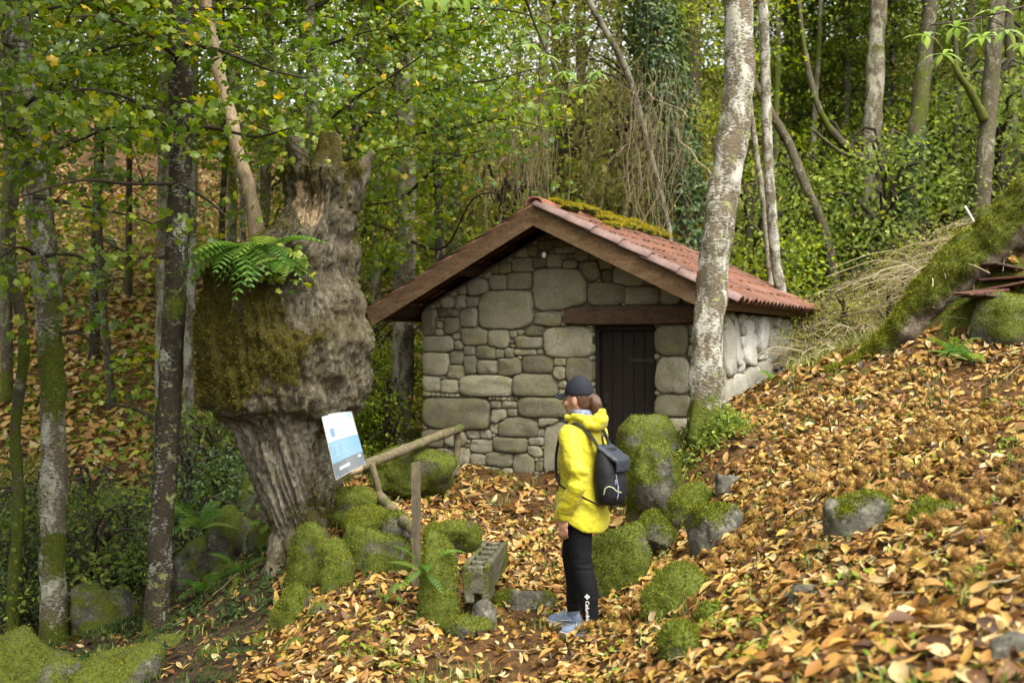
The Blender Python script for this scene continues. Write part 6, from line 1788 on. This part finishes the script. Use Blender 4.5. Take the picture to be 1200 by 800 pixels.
# cap
Vc = SPH4.copy()*np.array([.083, .100, .118])
sel = Vc[:, 2] > -.004
Vc[~sel] = Vc[~sel]*np.array([.99, .99, 0]) + np.array([0, 0, -.004])
Vc[:, 2] += -.16*np.clip(-Vc[:, 1], 0, 1)*0
capc = HC+np.array([0, -.004, .032])
cap = part('cap', lw(Vc+capc), SPF4, MAT['cap'], person)
th = np.linspace(R(28), R(152), 22); nr = 6; V = []
for off in (.0035, -.0035):
    for r_i in range(nr):
        f = r_i/(nr-1)
        ln = .004 + f*.072*np.sin((th-R(28))/(R(124))*np.pi)**.5
        V.append(np.stack([capc[0]+np.cos(th)*(.082+ln*.25), capc[1]+np.sin(th)*.098+ln, capc[2]+.004-f*.020-.014*np.cos(th)**2*f*2+off], -1))
V = np.concatenate(V); n0 = nr*22; Fq = []
for s in (0, 1):
    for i in range(nr-1):
        for j in range(21):
            q = [s*n0+i*22+j, s*n0+i*22+j+1, s*n0+(i+1)*22+j+1, s*n0+(i+1)*22+j]; Fq.append(q if s else q[::-1])
for j in range(21): Fq.append([(nr-1)*22+j, (nr-1)*22+j+1, n0+(nr-1)*22+j+1, n0+(nr-1)*22+j])
part('cap_brim', lw(V), np.array(Fq), MAT['cap'], cap)
a = ell(capc+[0, 0, .117], (.008, .008, .005)); part('cap_button', lw(a[0]), a[1], MAT['cap'], cap)

# scarf round the neck
a = [limb([(.062*math.cos(q), -.006+.066*math.sin(q), 1.385+.012*math.sin(q*2)) for q in np.linspace(0, 6.2832, 14)], [.021]*14, 10, 44), limb([(.056*math.cos(q), .0+.058*math.sin(q), 1.41) for q in np.linspace(0, 6.2832, 14)], [.018]*14, 10, 44)]
V, Fs = fuse(a, .006, 2); part('scarf', lw(V), Fs, MAT['buff'], person)

# jacket
jk = [loft([(0, -.005, .705, .205, .155), (0, -.005, .76, .208, .158), (0, 0, .86, .192, .142), (0, 0, .98, .176, .128), (0, .005, 1.10, .174, .126), (0, 0, 1.2, .178, .118), (0, -.008, 1.27, .168, .10), (0, -.012, 1.325, .115, .085), (0, -.01, 1.37, .088, .082)], power=2.2),
      limb([LSh+[0, 0, .0], (LSh+LEl)/2+[-.012, -.005, 0], LEl+[-.004, -.01, 0], (LEl+LWr)/2+[-.004, -.01, 0], LWr+[0, 0, .02]], [.070, .064, .059, .056, .044], 22, 34),
      limb([RSh, (RSh+REl)/2, REl, RWr+[0, 0, .02]], [.078, .07, .064, .047], 22, 30),
      # hood lying on the shoulders
      ell((0, -.10, 1.335), (.115, .06, .045)), ell((0, -.135, 1.365), (.075, .036, .045)), ell((0, -.148, 1.41), (.04, .014, .024)),
      limb([(.088*math.cos(q), -.02+.088*math.sin(q), 1.375+.012*math.sin(q)) for q in np.linspace(R(-200), R(20), 12)], [.024]*12, 12, 40),
      limb([(-.085, .03, 1.37), (-.06, .072, 1.375), (0, .088, 1.37), (.06, .072, 1.375), (.085, .03, 1.37)], [.019, .019, .018, .019, .019], 12, 30)]
V, Fs = fuse(jk, .0065, 4)
N = vnorm(V, tri(Fs))
# folds: diagonal creases, stronger at the elbow and hem, and an uneven hem
q = np.stack([V[:, 0]*7 + V[:, 2]*5, V[:, 1]*7 - V[:, 2]*3, V[:, 2]*9], -1)
fold = 1-np.abs(fbm(q, 3, 6))*1.7
elb = np.exp(-((V[:, 2]-1.02)/.09)**2)*(V[:, 0] < -.12) + .6*np.exp(-((V[:, 2]-.82)/.08)**2)
V += N*((.0055 + .007*elb)*fold + .0015*fbm(V*22, 2, 8))[:, None]
dips = np.stack([V[:, 0]*4, V[:, 1]*4, V[:, 2]*4], -1)
V += N*(.005*fbm(dips, 2, 12))[:, None]
hem = np.clip((.80-V[:, 2])/.1, 0, 1)
V[:, 2] += hem*(.018*np.cos(np.arctan2(V[:, 1], V[:, 0])*2+.6) - .035*np.clip(-V[:, 1]/.15, 0, 1) + .03*np.clip(-(V[:, 0]+.02)/.2, 0, 1)*np.clip(1-np.abs(V[:, 1])/.1, 0, 1))
jacket = part('jacket', lw(V), Fs, MAT['jacket'], person)
jkV, jkT = V, tri(Fs)
jb = BVHTree.FromPolygons([tuple(v) for v in jkV], [tuple(int(x_) for x_ in f) for f in jkT])
# pocket zip and sleeve hem
def on_jacket(pts, off=.004):
    out = []
    for p in pts:
        h_ = jb.find_nearest(Vector(p)); out.append(np.array(h_[0]) + np.array(h_[1])*off)
    return np.array(out)
z = on_jacket([(-.16, .10, 1.02-.012*k_) for k_ in range(10)]); a = tube(z, .0035, 6); part('pocket_zip', lw(a[0]), a[1], MAT['pack'], jacket)
a = limb([LWr+[0, -.001, .012], LWr+[0, .0, -.004]], [.0455, .043], 20, 8); part('cuff', lw(a[0]), a[1], MAT['jacket'], jacket)

# leggings
lg = [loft([(0, -.01, .72, .165, .12), (0, -.015, .80, .162, .122), (0, -.01, .88, .15, .11), (0, 0, .95, .14, .10)], 40, 20),
      limb([LH, (-.088, -.03, .7), LK, (-.084, -.095, .30), np.array(LA)+[0, 0, .02]], [.095, .088, .066, .063, .044], 24, 40), limb([RH_, (.082, .06, .7), RK, (.07, .085, .30), np.array(RA)+[0, 0, .02]], [.095, .088, .066, .063, .044], 24, 40)]
V, Fs = fuse(lg, .006, 4)
N = vnorm(V, tri(Fs))
V += N*(.0035*(1-np.abs(fbm(np.stack([V[:, 0]*6, V[:, 1]*6, V[:, 2]*26], -1), 2, 3))*1.5)*(np.exp(-((V[:, 2]-.45)/.1)**2)+np.exp(-((V[:, 2]-.16)/.08)**2)+.25))[:, None]
legs = part('leggings', lw(V), Fs, MAT['leggings'], person)
lgV, lgT = lw(V), tri(Fs)
lb_ = BVHTree.FromPolygons([tuple(v) for v in lgV], [tuple(int(x_) for x_ in f) for f in lgT])
# white lettering and emblem down the left shin, facing out
def leg_print(name, V2, Fs, cz, size, rot=True):
    """V2 (n,2) flat drawing (x reading direction, y up) laid on the leg with reading direction downwards"""
    outd = np.array([-.34, -.94, 0.]); along = np.array([0, 0, -1.]); acr = np.cross(along, outd)
    cen = lw(np.array([[LA[0], LA[1]+.008, cz]]))[0]
    V3 = []
    for x_, y_ in V2:
        p = cen + along*x_*size + acr*(-y_)*size + outd*.15
        hit = lb_.ray_cast(Vector(p), Vector(-outd))
        V3.append(np.array(hit[0]) + outd*.0025 if hit[0] is not None else p - outd*.105)
    return part(name, np.array(V3), Fs, MAT['white_print'], legs, False)
cu = bpy.data.curves.new('lettering', 'FONT'); cu.body = 'Columbia'; cu.size = 1; cu.resolution_u = 3; cu.offset = .012
to = bpy.data.objects.new('lettering', cu); C.objects.link(to)
me = bpy.data.meshes.new_from_object(to.evaluated_get(bpy.context.evaluated_depsgraph_get()))
tv2 = np.array([v.co[:2] for v in me.vertices]); tf2 = {}
for p in me.polygons: tf2.setdefault(len(p.vertices), []).append(list(p.vertices))
bpy.data.objects.remove(to, do_unlink=True); bpy.data.meshes.remove(me); bpy.data.curves.remove(cu)
tv2 = tv2 - np.array([0, .32])
leg_print('lettering', tv2, [np.array(v) for v in tf2.values()], .243, .034)
em, ef = [], []
for ex, ey in ((-.27, 0), (.27, 0), (0, .27), (0, -.27)):           # four small lozenges round the centre
    n0 = len(em); em += [(ex-.2, ey), (ex, ey-.2), (ex+.2, ey), (ex, ey+.2)]; ef.append([n0, n0+1, n0+2, n0+3])
leg_print('emblem', np.array(em), np.array(ef), .268, .036)

# shoes
def shoe(an, yaw, lab=None):
    an = np.array(an); Rz = np.array(Matrix.Rotation(yaw, 3, 'Z'))
    prof = [(-.075, .030, .068), (-.055, .038, .092), (-.01, .040, .10), (.04, .042, .086), (.09, .048, .066), (.135, .048, .056), (.17, .034, .044)]
    pc = []
    V = []
    seg = 24; th = np.linspace(0, 2*np.pi, seg, endpoint=False)
    q = smooth_path(np.array([(y_, w_, h_) for y_, w_, h_ in prof]), 26)
    for y_, w_, h_ in q:
        V.append(np.stack([w_*np.cos(th), np.full(seg, y_), .018 + np.where(np.sin(th) > 0, h_-.018, .010)*np.sin(th)], -1))
    V = np.concatenate(V); n = 26
    i, j = np.meshgrid(np.arange(n-1), np.arange(seg), indexing='ij')
    Fq = np.stack([i*seg+j, i*seg+(j+1) % seg, (i+1)*seg+(j+1) % seg, (i+1)*seg+j], -1).reshape(-1, 4)
    Vall = np.vstack([V, [[0, -.076, .03]], [[0, .182, .02]]]); jj = np.arange(seg)
    up_ = fuse([(Vall, [Fq, np.vstack([np.stack([np.full(seg, len(V)), (jj+1) % seg, jj], -1), np.stack([np.full(seg, len(V)+1), (n-1)*seg+jj, (n-1)*seg+(jj+1) % seg], -1)])]), limb([(0, -.02, .07), (0, -.025, .105)], [.036, .041], 18, 8)], .006, 3)
    def tw(V): return lw(V @ Rz.T + np.array([an[0], an[1]+.02, 0]))
    s = part('shoe', tw(up_[0]), up_[1], MAT['shoe'], person)
    V = []
    for zz in (-.012, .016, .024):
        for y_, w_, h_ in q:
            pass
    ol = np.array([[w_+.006, y_] for y_, w_, h_ in q] + [[-w_-.006, y_] for y_, w_, h_ in q[::-1]])
    n = len(ol); V = np.vstack([np.stack([ol[:, 0], ol[:, 1]*1.04, np.full(n, zz)], -1) for zz in (-.012, .022)])
    Fs = [np.array([[k_, (k_+1) % n, n+(k_+1) % n, n+k_] for k_ in range(n)]), np.array([list(range(n))[::-1], list(range(n, 2*n))])]
    part('sole', tw(V), Fs, MAT['sole'], s, False)
    for q_ in range(4):
        y_ = .03+.022*q_; hh = np.interp(y_, [p_[0] for p_ in prof], [p_[2] for p_ in prof])
        a = tube(np.array([[-.03, y_-.004, hh-.016], [-.012, y_, hh+.002], [.012, y_+.002, hh+.002], [.03, y_-.004, hh-.016]]), .0035, 6); part('lace', tw(a[0]), a[1], MAT['sole'], s)
    pts = [(-.045, -.03, .05), (-.047, .02, .04), (-.048, .07, .032)]
    a = tube(smooth_path(np.array(pts), 10), .004, 6); part('stripe', tw(a[0]), a[1], MAT['sole'], s)
shoe(LA, R(10)); shoe(RA, R(-6))

# backpack: worn, a thing of its own
bc = np.array([.0, -.245, 1.0])
bp0 = lw(bc[None]-[0, 0, .2])[0]
pack = thing('backpack', bp0, 'black roll-top backpack with a slate flap worn on the yellow jacket', 'backpack')
V, Fs = fuse([loft([(0, -.20, .835, .07, .055), (0, -.21, .855, .10, .08), (0, -.215, .93, .12, .092), (0, -.205, 1.05, .118, .084), (0, -.195, 1.13, .105, .068), (0, -.185, 1.19, .085, .045)], 48, 50, 2.4)], .008, 4)
V += .004*fbm(V*14, 3, 5)[:, None]*unit(V-bc)
bag = part('bag', lw(V), Fs, MAT['pack'], pack)
Rx = np.array(Matrix.Rotation(R(32), 3, 'X'))
V, Fs = box((0, 0, 0), (.195, .175, .035), .015)
a = fuse([((V @ Rx.T)+np.array([0, -.225, 1.16]), Fs), (box((0, -.298, 1.085), (.175, .02, .09), .009))], .008, 5)
a[0][:] += .004*fbm(a[0]*16, 3, 7)[:, None]
part('flap', lw(a[0]), a[1], MAT['flap'], pack)
for sx in (-1, 1):
    sp = [(sx*.075, -.17, 1.19)] + [tuple(v) for v in on_jacket([(sx*.09, -.10, 1.30), (sx*.105, -.02, 1.34), (sx*.112, .06, 1.28), (sx*.115, .12, 1.18), (sx*.13, .13, 1.06), (sx*.175, .06, .96)], .012)] + [(sx*.19, -.10, .90), (sx*.11, -.19, .84)]
    V, Fs = tube(smooth_path(np.array(sp), 50), .021, 8, True, (1, .28)); part('shoulder_strap', lw(V), Fs, MAT['pack'], pack)
V, Fs = tube(smooth_path(np.array([(-.03, -.18, 1.20), (-.025, -.165, 1.26), (.025, -.165, 1.26), (.03, -.18, 1.20)]), 14), .007, 8); part('haul_loop', lw(V), Fs, MAT['pack'], pack)
pb = BVHTree.FromObject(bag, bpy.context.evaluated_depsgraph_get()) if False else None
bV = np.array([v.co[:] for v in bag.data.vertices]) + rloc(bag)
bT = [tuple(p.vertices) for p in bag.data.polygons]
pb = BVHTree.FromPolygons([tuple(v) for v in bV], bT)
def on_bag(pts, off=.004):
    out = []
    for p in pts:
        h_ = pb.find_nearest(Vector(lw(np.array([p]))[0])); out.append(np.array(h_[0]) + np.array(h_[1])*off)
    return np.array(out)
a = tube(on_bag(smooth_path(np.array([(-.16, -.235, .90), (-.16, -.25, .945), (-.15, -.29, .965), (-.12, -.37, .94), (-.05, -.38, .915)]), 26)), .0045, 6); part('piping', a[0], a[1], plain('olive_piping', (.26, .27, .17), .6, .3, .1), pack)
a = tube(on_bag(smooth_path(np.array([(-.10, -.38, 1.05), (-.10, -.39, .95), (-.10, -.37, .85)]), 16)), .004, 6); part('piping', a[0], a[1], MAT['buff'], pack)
a = box((0, 0, 0), (.02, .012, .03), .003); o = part('buckle', a[0]+on_bag([(-.11, -.40, 1.0)])[0], a[1], MAT['buff'], pack, False)
